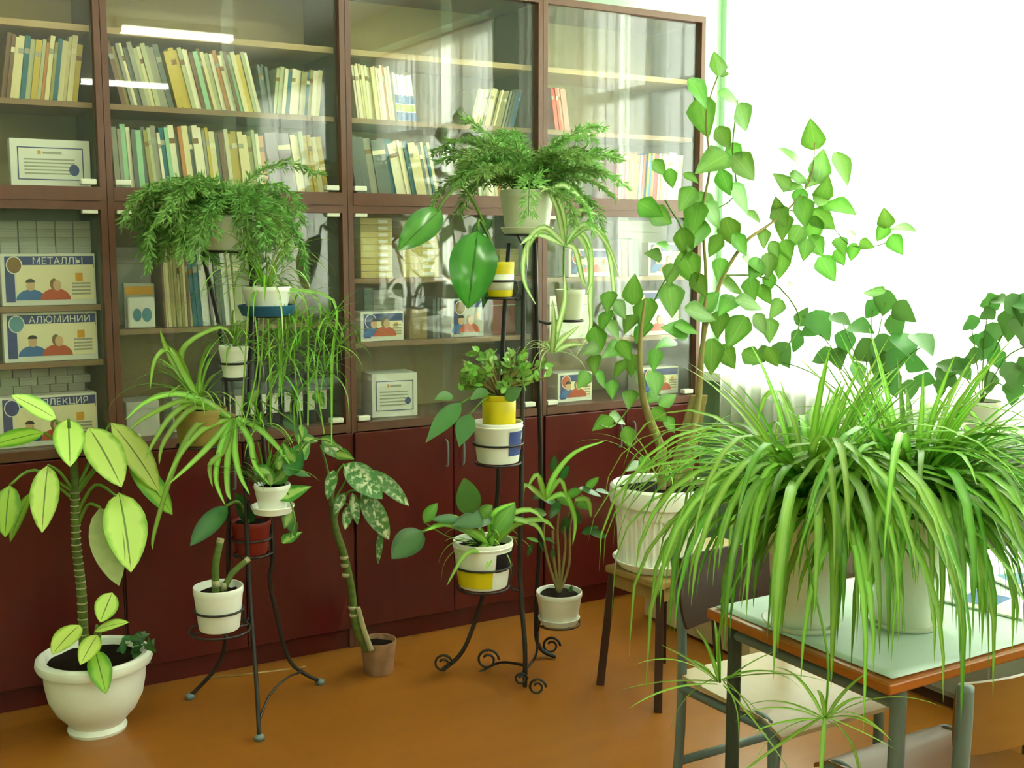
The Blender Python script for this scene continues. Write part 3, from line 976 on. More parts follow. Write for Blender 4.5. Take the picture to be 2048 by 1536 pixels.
def pix_blade(r, pts, Y, wpx, m, prof=pf_strap, depth=0.0, sub=4, name='leaf', N=None):
    k = len(pts)
    q = [P(p[0], p[1], Y-depth*i/(k-1)) for i, p in enumerate(pts)]
    q2, _ = catmull(q, sub)
    return MB().ribbon(q2, wpx/ppm(q[0]), m, N or view_n(q[0]), prof, .3, 2).build(name, r, smooth=True)

def frond(r, base, az, el, L, bend, m, rn, dens=26, nl=.028):
    pts = [Vector(base)]
    n = 12
    for i in range(n):
        s = (i+.5)/n
        e = max(el-bend*s**1.2, -math.radians(84))
        pts.append(pts[-1]+Vector((math.cos(e)*math.cos(az), math.cos(e)*math.sin(az), math.sin(e)))*(L/n))
    mb = MB()
    mb.tube(pts, [.0016]*len(pts), 'green_stem', n=4, smooth=False)
    vv, ff, uvs = [], [], []
    def needle(p, d, l, w):
        s = d.cross(Vector((rn.uniform(-1, 1), rn.uniform(-1, 1), rn.uniform(-1, 1))))
        if s.length < 1e-3:
            return
        s.normalize()
        b = len(vv)
        vv.extend([p, p+d*l*.5+s*w, p+d*l, p+d*l*.5-s*w])
        uvs.extend([(.5, .01), (1, .5), (.5, 1), (.01, .5)])
        ff.append((b, b+1, b+2, b+3))
    for k in range(dens):
        s = .18+.82*k/dens
        f = s*(len(pts)-1)
        i = min(int(f), len(pts)-2)
        p = pts[i].lerp(pts[i+1], f-i)
        t = (pts[i+1]-pts[i]).normalized()
        sd = t.cross(Vector((0, 0, 1)))
        sd = Vector((1, 0, 0)) if sd.length < 1e-3 else sd.normalized()
        bd = (t*.8+sd*(1 if k % 2 else -1)*rn.uniform(.5, 1.0)+Vector((0, 0, rn.uniform(-.5, .25)))).normalized()
        bl = L*.2*(1-.6*s)*rn.uniform(.7, 1.2)
        q = 7
        for j in range(q):
            pp = p+bd*(bl*(j+.5)/q)
            for _ in range(2):
                nd = (bd+Vector((rn.uniform(-1, 1), rn.uniform(-1, 1), rn.uniform(-.9, .7)))*.8).normalized()
                needle(pp, nd, nl*rn.uniform(.6, 1.2), .0028)
    mb.add(vv, ff, m, uvs)
    return mb.build('frond', r, smooth=False)

RP = random.Random(5)
# ------------------------------------------------------------------ pale dieffenbachia in the white urn pot
s = pot_spec(193, 1478, 1338, 222, 112, 3.6, 0.0)
r = thing('potted_dieffenbachia', s['c'], 'tall dieffenbachia with pale lime leaves in a white urn pot on the floor', 'plant')
make_pot(r, s, 'urn', 'white_plastic', .9)
YS = 3.56
stem = [P(168, 1300, YS), P(163, 1180, YS), P(152, 1085, YS), P(150, 985, YS), P(148, 930, YS), P(146, 900, YS)]
MB().tube(stem, [.015, .014, .0135, .0135, .011, .006], 'cane', n=10, sub=8).build('stem', r, smooth=True)
for k in range(24):                       # leaf scars around the cane
    f = k/23*3
    i = min(int(f), 2)
    p = stem[i].lerp(stem[i+1], f-i)
    MB().lathe((p.x, p.y, p.z-.002), [(.0147, 0), (.0156, .002), (.0147, .004)], 'bare_cane', 10).build('leaf_scar', r, smooth=True)
for (b, t, wp, m, dy, arch, roll, pts) in (
    ((112, 838), (22, 790), 42, 'dieff', .03, .08, 10, [(146, 930), (128, 880), (112, 838)]),
    ((137, 838), (140, 934), 60, 'dieff', .1, .14, 0, [(147, 930), (140, 880), (137, 838)]),
    ((178, 855), (243, 975), 76, 'dieff', .1, .12, -10, [(152, 985), (182, 945), (200, 925)]),
    ((222, 845), (318, 985), 62, 'dieff', .0, .12, -15, [(152, 985), (190, 900), (222, 845)]),
    ((255, 920), (345, 1030), 52, 'dieff_dark', -.02, .12, -10, [(152, 990), (210, 920), (255, 920)]),
    ((88, 865), (-30, 895), 46, 'dieff_dark', .02, .06, 20, [(146, 930), (120, 890), (88, 865)]),
    ((96, 930), (84, 1066), 56, 'dieff', .08, .1, 6, [(148, 985), (120, 945), (96, 930)]),
    ((20, 970), (10, 1075), 52, 'dieff_dark', .06, .1, 10, [(148, 985), (70, 940), (20, 970)]),
    ((62, 985), (20, 1085), 30, 'dieff_dark', .0, .1, 30, [(148, 1000), (100, 965), (62, 985)]),
    ((238, 985), (262, 1145), 84, 'dieff', .12, .14, -8, [(152, 1030), (190, 970), (232, 992)]),
    ((200, 1015), (238, 1172), 66, 'dieff_back', .12, .12, 14, [(152, 1060), (175, 1010), (200, 1015)]),
    ((225, 1185), (200, 1245), 46, 'dieff', .02, .1, 0, None),
    ((160, 1250), (104, 1310), 52, 'dieff', .06, .1, 20, None),
    ((190, 1262), (258, 1245), 34, 'dieff', .06, .1, -30, None),
    ((195, 1270), (160, 1330), 40, 'dieff', .08, .1, 0, None),
    ((190, 1300), (212, 1388), 46, 'dieff_dark', .09, .12, 0, None),
):
    if pts:
        q = [P(p[0], p[1], YS-(dy*.3*i)) for i, p in enumerate(pts)]
        petiole(r, q, [.006, .005, .004])
    pix_leaf(r, b, t, wp, YS-.02-(.06 if pts is None else 0), m, pf_oval, dy, arch=arch, roll=roll, fold=.12)
for px in (186, 196):
    petiole(r, [P(px, 1310, YS-.04), P(px+4, 1270, YS-.05), P(px+8, 1250, YS-.06)], .004)
rn = random.Random(3)
for k in range(16):
    centre_leaf(r, rn.uniform(228, 300), rn.uniform(1270, 1318), rn.uniform(26, 40), rn.uniform(-150, 40), 'deep', lambda x, y: P(x, y, 3.55), rn, pf_lance, .45)

# ------------------------------------------------------------------ tripod plant stand and its pots
feet = [PZ(380, 1397, 0), PZ(519, 1480, 0), PZ(640, 1368, 0)]
sc = Vector((1.08, 3.5, 0))
st = thing('plant_stand', (sc.x, sc.y, 0), 'dark metal tripod plant stand with ring shelves in front of the mahogany doors', 'plant stand')
top = [P(402, 506, 3.5), P(500, 510, 3.44), P(505, 505, 3.56)]
low = [P(455, 1050, 3.52), P(500, 1200, 3.42), P(545, 1100, 3.54)]
paths = [[feet[0]+Vector((0, 0, .008)), P(432, 1335, 3.66), P(452, 1270, 3.6), P(457, 1050, 3.53), P(455, 800, 3.52), P(440, 660, 3.52), P(405, 506, 3.5)],
         [feet[1]+Vector((0, 0, .008)), P(512, 1350, 3.34), P(500, 1190, 3.42), P(492, 1000, 3.44), P(498, 800, 3.44), P(503, 640, 3.44), P(503, 508, 3.44)],
         [feet[2]+Vector((0, 0, .008)), P(582, 1325, 3.57), P(556, 1240, 3.56), P(540, 1160, 3.55), P(545, 1085, 3.54), P(520, 800, 3.56), P(508, 505, 3.56)]]
for p in paths:
    MB().tube(p, .007, 'metal', n=7, sub=6).build('leg', st, smooth=True)
for p in feet:
    MB().lathe((p.x, p.y, 0), [(.016, 0), (.016, .012), (.01, .018)], 'tube', 12).build('foot_cap', st, smooth=True)
MB().tube([feet[0]+Vector((.05, 0, .06)), P(500, 1348, 3.55), feet[2]+Vector((-.05, .0, .07))], .004, 'stool', n=6, sub=8).build('brace', st, smooth=True)
MB().tube([feet[1]+Vector((.01, .02, .06)), P(540, 1390, 3.38), P(575, 1355, 3.48), feet[2]+Vector((-.06, -.01, .06))], .004, 'metal', n=6, sub=8).build('brace', st, smooth=True)

def ring_holder(stand, s, anchor, extra=.006, bands=2, mm='metal', n=28, scroll=True):
    c = s['c']
    mb = MB()
    lv = [(c.z-.005, s['rb']+extra)]
    if bands > 1:
        q = .45
        lv.append((c.z+s['h']*q, s['rb']+(s['rt']-s['rb'])*q+.006))
    for z, rad in lv:
        mb.tube([(c.x+rad*math.cos(2*PI*j/n), c.y+rad*math.sin(2*PI*j/n), z) for j in range(n+1)], .0035, mm, n=6, smooth=False)
    mb.tube([(c.x-lv[0][1], c.y, lv[0][0]), (c.x+lv[0][1], c.y, lv[0][0])], .0035, mm, n=6, smooth=False)
    mb.tube([(c.x, c.y-lv[0][1], lv[0][0]), (c.x, c.y+lv[0][1], lv[0][0])], .0035, mm, n=6, smooth=False)
    o = mb.build('ring_shelf', stand, smooth=True)
    a = Vector(anchor)
    d = (a-Vector((c.x, c.y, lv[0][0])))
    d.z = 0
    d = d.normalized() if d.length > 1e-4 else Vector((1, 0, 0))
    e = Vector((c.x, c.y, lv[0][0]))+d*lv[0][1]
    MB().tube([e, (e+a)/2+Vector((0, 0, -.01)), a], .005, mm, n=6, sub=5).build('arm', o, smooth=True)
    if bands > 1 and scroll:
        e2 = Vector((c.x, c.y, lv[1][0]))+d*lv[1][1]
        MB().tube([e, (e+e2)/2+d*.012, e2], .004, mm, n=6, sub=5).build('upright', o, smooth=True)
    return o

# cut-back canes in a white pot
s = pot_spec(438, 1268, 1184, 98, 80, 3.36)
ring_holder(st, s, P(497, 1235, 3.4), extra=.03)
r = thing('potted_cane_cutting', s['c'], 'white pot holding two bare cut canes on the lowest ring of the tripod stand', 'plant')
g = make_pot(r, s, 'straight', 'white_plastic', .84)
for pts, rr in (([(432, 1190), (431, 1130), (440, 1085)], .012), ([(442, 1192), (462, 1150), (492, 1122)], .010)):
    q = [P(x, y, 3.36) for x, y in pts]
    q[0].z = g.z-.01
    MB().tube(q, [rr, rr*.95, rr*.9], 'cane', n=10, sub=6).build('cane', r, smooth=True)
    MB().lathe(tuple(q[0].lerp(q[1], .3)), [(rr*1.02, 0), (rr*1.12, .01), (rr*1.02, .02)], 'bare_cane', 10).build('pale_scar', r, smooth=True)
    MB().tube([q[2], q[2]+(q[2]-q[1]).normalized()*.012], rr*.92, 'bare_cane', n=10, smooth=False).build('cut_end', r)

# dark red pot with one broad deep green leaf
s = pot_spec(503, 1112, 1048, 78, 62, 3.5)
ring_holder(st, s, P(545, 1105, 3.53), bands=2)
r = thing('potted_rubber_plant', s['c'], 'dark red pot with a broad deep green leaf under the marbled pothos', 'plant')
make_pot(r, s, 'straight', 'red_pot', .9)
petiole(r, [P(500, 1055, 3.5), P(478, 1005, 3.46), P(452, 1012, 3.43)], .005)
pix_leaf(r, (455, 1012), (380, 1092), 42, 3.43, 'deep', pf_oval, .04, arch=.1)
pix_leaf(r, (505, 1050), (470, 985), 34, 3.5, 'deep', pf_oval, .02, arch=.1)

# white pot and saucer with marbled pothos
s = pot_spec(545, 1028, 974, 72, 54, 3.4)
ring_holder(st, s, P(497, 1005, 3.43), bands=1)
r = thing('potted_pothos', s['c'], 'marbled pothos in a white pot with saucer on the tripod stand', 'plant')
make_pot(r, s, 'straight', 'white_plastic', .88)
saucer(r, s, .068, 'white_plastic')
rn = random.Random(8)
for (x, y, sz, a) in ((545, 1018, 42, 100), (590, 985, 70, -20), (575, 1040, 38, 110), (585, 1075, 46, -30), (585, 1058, 36, 70), (590, 925, 60, -60), (560, 955, 42, 140), (540, 950, 40, -100), (605, 900, 50, -50), (520, 940, 40, 200),
                      (560, 920, 38, -80), (578, 905, 44, -120), (600, 950, 44, 10), (585, 850, 46, 60), (600, 870, 40, 100), (690, 912, 40, 20), (660, 885, 38, 30), (620, 880, 34, 10), (508, 800, 42, 110), (640, 800, 34, 60)):
    centre_leaf(r, x, y, sz, a, 'pothos' if rn.random() < .7 else 'deep', lambda q, w_: P(q, w_, 3.38+rn.uniform(-.04, .04)), rn, pf_heart, .72)
petiole(r, [P(560, 975, 3.39), P(600, 900, 3.36), P(590, 850, 3.36), P(520, 800, 3.38)], .0025, name='vine')
petiole(r, [P(560, 975, 3.39), P(610, 890, 3.36), P(650, 880, 3.36), P(690, 905, 3.36)], .0025, name='vine')
petiole(r, [P(575, 985, 3.36), P(590, 1040, 3.32), P(580, 1075, 3.32)], .0025, name='vine')
spider(r, P(530, 968, 3.4), 34, 21, (.12, .24), (.005, .009), (30, 88), (20, 90), 'spider_dark', .025)

# straw coloured pot with a spider plant
s = pot_spec(402, 893, 822, 104, 88, 3.44)
ring_holder(st, s, P(456, 880, 3.52), bands=1)
r = thing('potted_spider_plant', s['c'], 'straw-coloured pot with arching spider plant on the tripod stand', 'plant', 'spider plants')
g = make_pot(r, s, 'straight', 'basket', .9)
petiole(r, [g, P(430, 820, 3.42), P(470, 833, 3.38)], .008, 'trunk', 'stem')
spider(r, P(395, 800, 3.42), 36, 31, (.16, .3), (.006, .011), (10, 85), (50, 120), 'spider', .03)
cr_ = P(462, 835, 3.36)
for pts in ([(462, 835), (400, 800), (345, 830), (310, 880), (290, 920)], [(462, 835), (390, 815), (330, 880), (318, 930)], [(462, 836), (405, 860), (360, 910), (328, 975)],
            [(462, 838), (420, 890), (380, 930), (335, 970)], [(462, 838), (440, 900), (432, 960), (450, 1010)], [(465, 838), (448, 900), (420, 930), (425, 975)],
            [(470, 838), (470, 900), (480, 950), (500, 990)], [(472, 836), (500, 880), (510, 930), (540, 970)], [(460, 834), (380, 800), (300, 830), (255, 862)],
            [(460, 832), (370, 790), (300, 800), (250, 840)], [(468, 836), (455, 920), (455, 980), (462, 1000)], [(475, 835), (520, 860), (560, 900), (580, 930)],
            [(450, 830), (395, 850), (350, 930), (310, 1060), (305, 1100)], [(400, 800), (350, 730), (330, 690), (320, 660)], [(400, 800), (365, 740), (372, 690), (440, 655), (470, 680)],
            [(400, 800), (375, 760), (340, 700), (310, 720), (300, 780)]):
    pix_blade(r, pts, 3.38, 13, 'spider', depth=.05)

# white cup, blue saucer pot, top fern
s = pot_spec(468, 756, 693, 58, 44, 3.44)
ring_holder(st, s, P(455, 750, 3.51), bands=2)
r = thing('potted_spider_plant', s['c'], 'small white cup with trailing spider plant on the tripod stand', 'plant', 'spider plants')
g = make_pot(r, s, 'straight', 'white_plastic', .9)
spider(r, g, 26, 41, (.12, .24), (.005, .009), (10, 80), (60, 150), 'spider', .015)
s = pot_spec(534, 630, 574, 98, 74, 3.38)
ring_holder(st, s, P(503, 625, 3.44), bands=1)
r = thing('potted_spider_plant', s['c'], 'white pot in a blue saucer with trailing green runners on the tripod stand', 'plant', 'spider plants')
g = make_pot(r, s, 'straight', 'white_plastic', .9)
saucer(r, s, .088, 'blue_plastic', .03)
spider(r, g, 50, 43, (.16, .34), (.005, .01), (15, 85), (70, 170), ['spider', 'spider', 'spider_var'], .03)
rn = random.Random(44)
for k in range(12):
    x = rn.uniform(495, 670)
    pix_blade(r, [(540+rn.uniform(-20, 30), 575), (x, 600), (x+rn.uniform(-10, 10), 720), (x+rn.uniform(-25, 25), rn.uniform(780, 900))], 3.33, 4, 'spider', lambda s_: .8, name='runner')
for (x, y) in ((600, 690), (660, 640), (560, 740), (650, 745), (590, 800), (520, 850), (640, 700), (620, 660), (580, 640), (610, 740), (680, 690), (560, 690)):
    spider(r, P(x, y, 3.33), 18, x, (.1, .2), (.004, .008), (-20, 80), (40, 140), ['spider', 'spider_dark', 'spider_dark'], .01)
s = pot_spec(455, 500, 430, 112, 88, 3.5)
ring_holder(st, s, P(505, 506, 3.55), bands=1, extra=.01)
r = thing('potted_asparagus_fern', s['c'], 'drooping asparagus fern in a white pot on top of the tripod stand', 'plant', 'asparagus ferns')
g = make_pot(r, s, 'straight', 'white_plastic', .9)
rn = random.Random(17)
for k in range(64):
    az = rn.uniform(0, 2*PI)
    frond(r, g+Vector((rn.uniform(-.04, .04), rn.uniform(-.04, .04), 0)), az, math.radians(rn.uniform(25, 85)), rn.uniform(.2, .38), math.radians(rn.uniform(110, 180)), 'fern' if rn.random() < .6 else 'fern_dark', rn)

# ------------------------------------------------------------------ leaning speckled dieffenbachia
s = pot_spec(757, 1355, 1290, 72, 58, 3.6, 0.0)
r = thing('potted_dieffenbachia', s['c'], 'leaning dieffenbachia with speckled leaves in a small worn terracotta pot', 'plant')
g = make_pot(r, s, 'straight', 'terracotta', .85)
YD = 3.56
MB().tube([P(735, 1300, YD), P(712, 1250, YD), P(703, 1180, YD), P(688, 1110, YD), P(672, 1060, YD), P(664, 1010, YD), P(662, 960, YD)], [.013, .014, .013, .013, .012, .010, .006], 'cane', n=10, sub=6).build('stem', r, smooth=True)
MB().tube([P(742, 1300, YD-.02), P(728, 1260, YD-.02), P(716, 1215, YD-.02)], [.010, .009, .008], 'bare_cane', n=8, sub=6).build('stem', r, smooth=True)
for x, y in ((688, 1115), (690, 1130), (692, 1150), (707, 1230), (705, 1215)):
    p = P(x, y, YD)
    MB().lathe((p.x, p.y, p.z-.006), [(.0135, 0), (.0158, .006), (.0135, .012)], 'bare_cane', 10).build('pale_scar', r, smooth=True)
for (b, t, wp, dy, pts) in (((640, 890), (696, 915), 30, .03, [(662, 970), (650, 920), (640, 890)]), ((688, 928), (765, 998), 56, .08, [(664, 1010), (672, 950), (688, 928)]),
                            ((735, 940), (818, 1012), 34, .03, [(664, 1010), (700, 950), (735, 940)]), ((722, 985), (778, 1080), 44, .06, [(668, 1040), (695, 985), (722, 985)]),
                            ((700, 1010), (690, 1060), 22, .03, [(668, 1050), (682, 1010), (700, 1010)]), ((690, 985), (668, 1030), 20, .03, None), ((705, 985), (715, 1050), 20, .05, None),
                            ((762, 1060), (756, 1128), 14, .02, None), ((668, 940), (655, 1000), 24, .05, None)):
    if pts:
        petiole(r, [P(x, y, YD) for x, y in pts], .004)
    pix_leaf(r, b, t, wp, YD, 'dieff_spot', pf_oval, dy, arch=.16)

# ------------------------------------------------------------------ scroll-footed plant stand and its pots
st = thing('plant_stand', (1.95, 3.32, 0), 'black wrought metal plant stand with scroll feet between the speckled dieffenbachia and the stool', 'plant stand')
f0 = PZ(1050, 1378, 0)
f1 = PZ(885, 1345, 0)
f2 = PZ(1112, 1318, 0)
Z8 = Vector((0, 0, .009))
MB().tube([f0+Z8, P(1050, 1290, 3.2), P(1040, 1150, 3.24), P(1043, 960, 3.26), P(1046, 700, 3.28), P(1050, 486, 3.29)], .0085, 'metal', n=8, sub=6).build('leg', st, smooth=True)
MB().tube([f1+Z8, P(918, 1312, 3.46), P(940, 1270, 3.44), P(968, 1180, 3.4), P(990, 1040, 3.37), P(998, 930, 3.36), P(1005, 700, 3.35), P(1018, 486, 3.34)], .008, 'metal', n=8, sub=6).build('leg', st, smooth=True)
MB().tube([f2+Z8, P(1080, 1295, 3.42), P(1072, 1235, 3.41), P(1082, 1000, 3.4), P(1075, 700, 3.38), P(1070, 486, 3.37)], .008, 'metal', n=8, sub=6).build('leg', st, smooth=True)
def spiral(c, u, rad, turns=1.4, r_=.0045, st_=st):
    pts = []
    for k in range(26):
        a = turns*2*PI*k/25
        q = rad*(1-.62*k/25)
        pts.append(Vector(c)+Vector(u)*(q*math.cos(a))+Vector((0, 0, 1))*(q*math.sin(a)))
    return MB().tube(pts, r_, 'metal', n=6, smooth=False).build('scroll', st_, smooth=True)
for (x, y, Y, rad) in ((886, 1335, 3.46, .034), (975, 1322, 3.4, .04), (1102, 1296, 3.42, .034), (1074, 1398, 3.12, .03), (1042, 1358, 3.2, .022)):
    p = P(x, y, Y)
    p.z = max(p.z, rad+.005)
    spiral(p, RT, rad)
MB().tube([P(958, 1345, 3.42), P(1000, 1325, 3.38), P(1046, 1330, 3.22)], .005, 'metal', n=6, sub=6).build('brace', st, smooth=True)
MB().tube([P(1046, 1345, 3.2), P(1072, 1310, 3.3), P(1076, 1262, 3.41)], .005, 'metal', n=6, sub=6).build('brace', st, smooth=True)

# top pot with fern
s = pot_spec(1054, 470, 382, 108, 86, 3.3)
s['c'].z += .006
ring_holder(st, s, P(1050, 486, 3.29), bands=1)
r = thing('potted_asparagus_fern', s['c'], 'asparagus fern in a white pot with saucer on top of the scroll-footed stand', 'plant', 'asparagus ferns')
g = make_pot(r, s, 'straight', 'cream_plastic', .9)
saucer(r, s, .088, 'cream_plastic')
rn = random.Random(27)
for k in range(46):
    az = rn.uniform(0, 2*PI) if k % 3 else rn.choice((rn.uniform(2.2, 3.6), rn.uniform(-.9, .4)))
    frond(r, g+Vector((rn.uniform(-.03, .03), rn.uniform(-.03, .03), 0)), az, math.radians(rn.uniform(25, 80)), rn.uniform(.24, .4), math.radians(rn.uniform(50, 130)), 'fern' if rn.random() < .5 else 'fern_dark', rn)
# broad glossy leaved plant in a yellow and white tub
s = pot_spec(998, 594, 524, 62, 54, 3.32)
ring_holder(st, s, P(1045, 590, 3.29), bands=2)
r = thing('potted_cast_iron_plant', s['c'], 'yellow and white tub with broad glossy drooping leaves on the scroll-footed stand', 'plant')
g = make_pot(r, s, 'straight', 'yellow', .9)
c = s['c']
MB().lathe((c.x, c.y, c.z+s['h']*.2), [(s['rb']*1.0+(s['rt']-s['rb'])*.2+.001, 0), (s['rb']+(s['rt']-s['rb'])*.66+.001, s['h']*.45)], 'white_plastic', 30).build('paper_band', r, smooth=True)
YG = 3.24
petiole(r, [g, P(975, 470, 3.26), P(958, 440, 3.22), P(956, 462, YG-.03)], .005)
pix_leaf(r, (956, 462), (936, 618), 96, YG-.03, 'rubber', pf_oval, .03, arch=.14, fold=.2)
petiole(r, [g, P(965, 440, 3.28), P(920, 372, 3.24), P(872, 425, YG)], .0045)
pix_leaf(r, (882, 420), (796, 502), 62, YG, 'rubber', pf_oval, .02, arch=.14, fold=.2, roll=-10)
pix_leaf(r, (945, 470), (985, 440), 30, 3.3, 'deep', pf_oval, .02, arch=.12)
pix_leaf(r, (985, 530), (940, 590), 30, 3.33, 'deep', pf_oval, .02, arch=.12)
pix_leaf(r, (985, 530), (965, 620), 26, 3.34, 'deep', pf_lance, .02, arch=.12)
# striped spider plant hanging at the top pot
s = pot_spec(1140, 640, 580, 60, 46, 3.36)
ring_holder(st, s, P(1074, 640, 3.375), bands=1)
r = thing('potted_spider_plant', s['c'], 'striped cream and green spider plant arching on the scroll-footed stand', 'plant', 'spider plants')
g = make_pot(r, s, 'straight', 'cream_plastic', .9)
Yv = 3.2
petiole(r, [g, P(1128, 560, 3.3), P(1128, 486, Yv)], .004, 'spider_var', 'runner')
for pts in ([(1128, 488), (1115, 420), (1095, 380), (1075, 372)], [(1130, 488), (1125, 420), (1100, 378), (1080, 385)], [(1128, 488), (1085, 460), (1052, 500), (1048, 560), (1072, 610)],
            [(1128, 488), (1090, 455), (1058, 480), (1055, 540)], [(1128, 490), (1075, 470), (1040, 490)], [(1130, 490), (1165, 450), (1205, 470), (1222, 530), (1228, 610), (1222, 645)],
            [(1130, 490), (1160, 465), (1180, 500), (1182, 560), (1172, 590)], [(1130, 490), (1155, 470), (1180, 520), (1180, 600), (1180, 660), (1150, 715)], [(1130, 490), (1175, 455), (1215, 490), (1240, 560)],
            [(1130, 490), (1150, 500), (1165, 560), (1175, 575)], [(1128, 488), (1135, 440), (1165, 420), (1195, 430)], [(1104, 705), (1115, 660), (1130, 600), (1128, 540)],
            [(1104, 705), (1125, 680), (1160, 650)], [(1104, 705), (1108, 650), (1105, 600)], [(1104, 705), (1140, 690), (1170, 690)], [(1106, 376), (1130, 372), (1160, 395), (1182, 425)]):
    pix_blade(r, pts, Yv, 13, 'spider_var', depth=.03)
spider(r, P(1104, 704, 3.22), 16, 55, (.1, .2), (.006, .01), (0, 80), (40, 120), 'spider_var', .01)
# jade plant: yellow pot standing in a white bucket
s = pot_spec(996, 930, 850, 100, 84, 3.27)
ring_holder(st, s, P(1045, 925, 3.26), bands=2)
r = thing('plastic_bucket', s['c'], 'white plastic bucket with a blue label holding the yellow pot', 'bucket')
make_pot(r, s, 'bucket', 'white_plastic', .8)
c, h, rb, rt = s['c'], s['h'], s['rb'], s['rt']
mb = MB()
vv, ff = [], []
for k in range(13):
    a = math.radians(-92+k*7)
    for q in (.2, .8):
        rad = rb+(rt-rb)*q+.0012
        vv.append((c.x+rad*math.cos(a), c.y+rad*math.sin(a), c.z+h*q))
for k in range(12):
    ff.append((2*k, 2*k+2, 2*k+3, 2*k+1))
mb.add(vv, ff, 'print_navy')
mb.build('blue_label', r, smooth=True)
mb = MB()
for (a0, a1, q0, q1, m) in ((-45, -20, .3, .5, 'print_red'), (-50, -12, .58, .74, 'print_grey')):
    vv = []
    for k in range(5):
        a = math.radians(a0+(a1-a0)*k/4)
        for q in (q0, q1):
            rad = rb+(rt-rb)*q+.002
            vv.append((c.x+rad*math.cos(a), c.y+rad*math.sin(a), c.z+h*q))
    mb.add(vv, [(2*k, 2*k+2, 2*k+3, 2*k+1) for k in range(4)], m)
mb.build('label_print', r, smooth=True)
zb = c.z+h*.82
s2 = pot_spec(998, 846, 792, 68, 66, 3.27, zb)
r = thing('potted_jade_plant', s2['c'], 'bushy jade plant in a yellow pot standing in the white bucket', 'plant')
g = make_pot(r, s2, 'straight', 'yellow', .92)
rn = random.Random(61)
tips = []
for k in range(34):
    a = rn.uniform(0, 2*PI)
    e = rn.uniform(.2, 1.25)
    L = rn.uniform(.1, .2)
    t = g+Vector((math.cos(a)*math.cos(e)*L*1.05, math.sin(a)*math.cos(e)*L*.8, math.sin(e)*L))
    MB().tube([g, g.lerp(t, .5)+Vector((0, 0, .015)), t], [.005, .004, .0025], 'trunk', n=5, sub=3).build('branch', r, smooth=True)
    tips.append(t)
jl = None
for t in tips:
    for j in range(7):
        d = Vector((rn.uniform(-1, 1), rn.uniform(-1, 1), rn.uniform(-.3, 1))).normalized()
        b = t-(t-g)*rn.uniform(0, .35)
        if jl is None:
            o = MB().ribbon([Vector((0, 0, q*.036/6)) for q in range(7)], .02, 'jade', Vector((0, -1, 0)), pf_round, .2, 2).build('leaf', smooth=True)
            jl = o
        else:
            o = jl.copy()
            COL.objects.link(o)
        o.parent = r
        o.matrix_local = Matrix.Translation(b-ORG[r.name]) @ d.to_track_quat('Z', 'Y').to_matrix().to_4x4() @ Matrix.Rotation(rn.uniform(0, 6.28), 4, 'Z') @ Matrix.Scale(rn.uniform(.8, 1.25), 4)
for (b, t, w_) in (((922, 806), (851, 886), 40), ((940, 828), (918, 895), 40), ((905, 790), (868, 800), 24), ((1010, 800), (1045, 775), 30), ((975, 780), (940, 800), 24)):
    pix_leaf(r, b, t, w_, 3.2, 'strap', pf_lance, .03, arch=.1)
for p in ((922, 806), (940, 828)):
    petiole(r, [g, (g+P(p[0], p[1], 3.2))/2+Vector((0, 0, .02)), P(p[0], p[1], 3.2)], .003)

# lower bucket, white and yellow
s = pot_spec(966, 1184, 1094, 120, 98, 3.26)
ring_holder(st, s, P(1040, 1180, 3.235), bands=2)
r = thing('potted_spider_plant', s['c'], 'white and yellow bucket with spider plant and broad leaves low on the scroll-footed stand', 'plant', 'spider plants')
g = make_pot(r, s, 'bucket', 'white_plastic', .85)
c, h, rb, rt = s['c'], s['h'], s['rb'], s['rt']
def pot_patch(r, s, a0, a1, q0, q1, m, name):
    c, h, rb, rt = s['c'], s['h'], s['rb'], s['rt']
    vv = []
    for k in range(11):
        a = math.radians(a0+(a1-a0)*k/10)
        for q in (q0, q1):
            rad = rb+(rt-rb)*q*1.02+.0015
            vv.append((c.x+rad*math.cos(a), c.y+rad*math.sin(a), c.z+h*q))
    mb = MB()
    mb.add(vv, [(2*k, 2*k+2, 2*k+3, 2*k+1) for k in range(10)], m)
    return mb.build(name, r, smooth=True)
pot_patch(r, s, 170, 262, .06, .42, 'yellow', 'yellow_print')
pot_patch(r, s, 268, 320, .4, .8, 'binder', 'dark_print')
pot_patch(r, s, 325, 380, .5, .8, 'terracotta', 'brown_print')
YN = 3.2
spider(r, g, 22, 71, (.12, .24), (.008, .014), (10, 80), (60, 130), 'spider', .03)
for pts in ([(975, 1085), (900, 1050), (850, 1062)], [(985, 1090), (1000, 1040), (1060, 1020), (1095, 1050)], [(985, 1090), (1010, 1040), (1070, 1050), (1090, 1085)], [(975, 1085), (960, 1100), (930, 1110), (893, 1172)],
            [(985, 1090), (985, 1030), (1030, 1005)], [(980, 1090), (982, 1110), (972, 1140)], [(990, 1090), (1030, 1050), (1085, 1040), (1110, 1060)], [(975, 1085), (940, 1060), (880, 1050)]):
    pix_blade(r, pts, YN, 14, 'spider', depth=.04)
for (b, t, w_, m) in (((845, 1062), (783, 1118), 58, 'deep'), ((848, 1045), (875, 1006), 26, 'vine'), ((985, 1035), (903, 1052), 40, 'deep'), ((942, 1030), (928, 955), 50, 'strap'), ((985, 1070), (1030, 1005), 46, 'vine'),
                      ((960, 1035), (985, 1010), 28, 'vine'), ((920, 1040), (860, 1040), 20, 'deep')):
    pix_leaf(r, b, t, w_, YN-.02, m, pf_oval, .02, arch=.12)
petiole(r, [g, P(925, 1060, YN), P(880, 1048, YN), P(845, 1064, YN-.02)], .005)
petiole(r, [g, P(900, 1075, YN), P(848, 1045, YN-.02)], .002)
petiole(r, [g, P(950, 1060, YN), P(942, 1030, YN-.02)], .003)
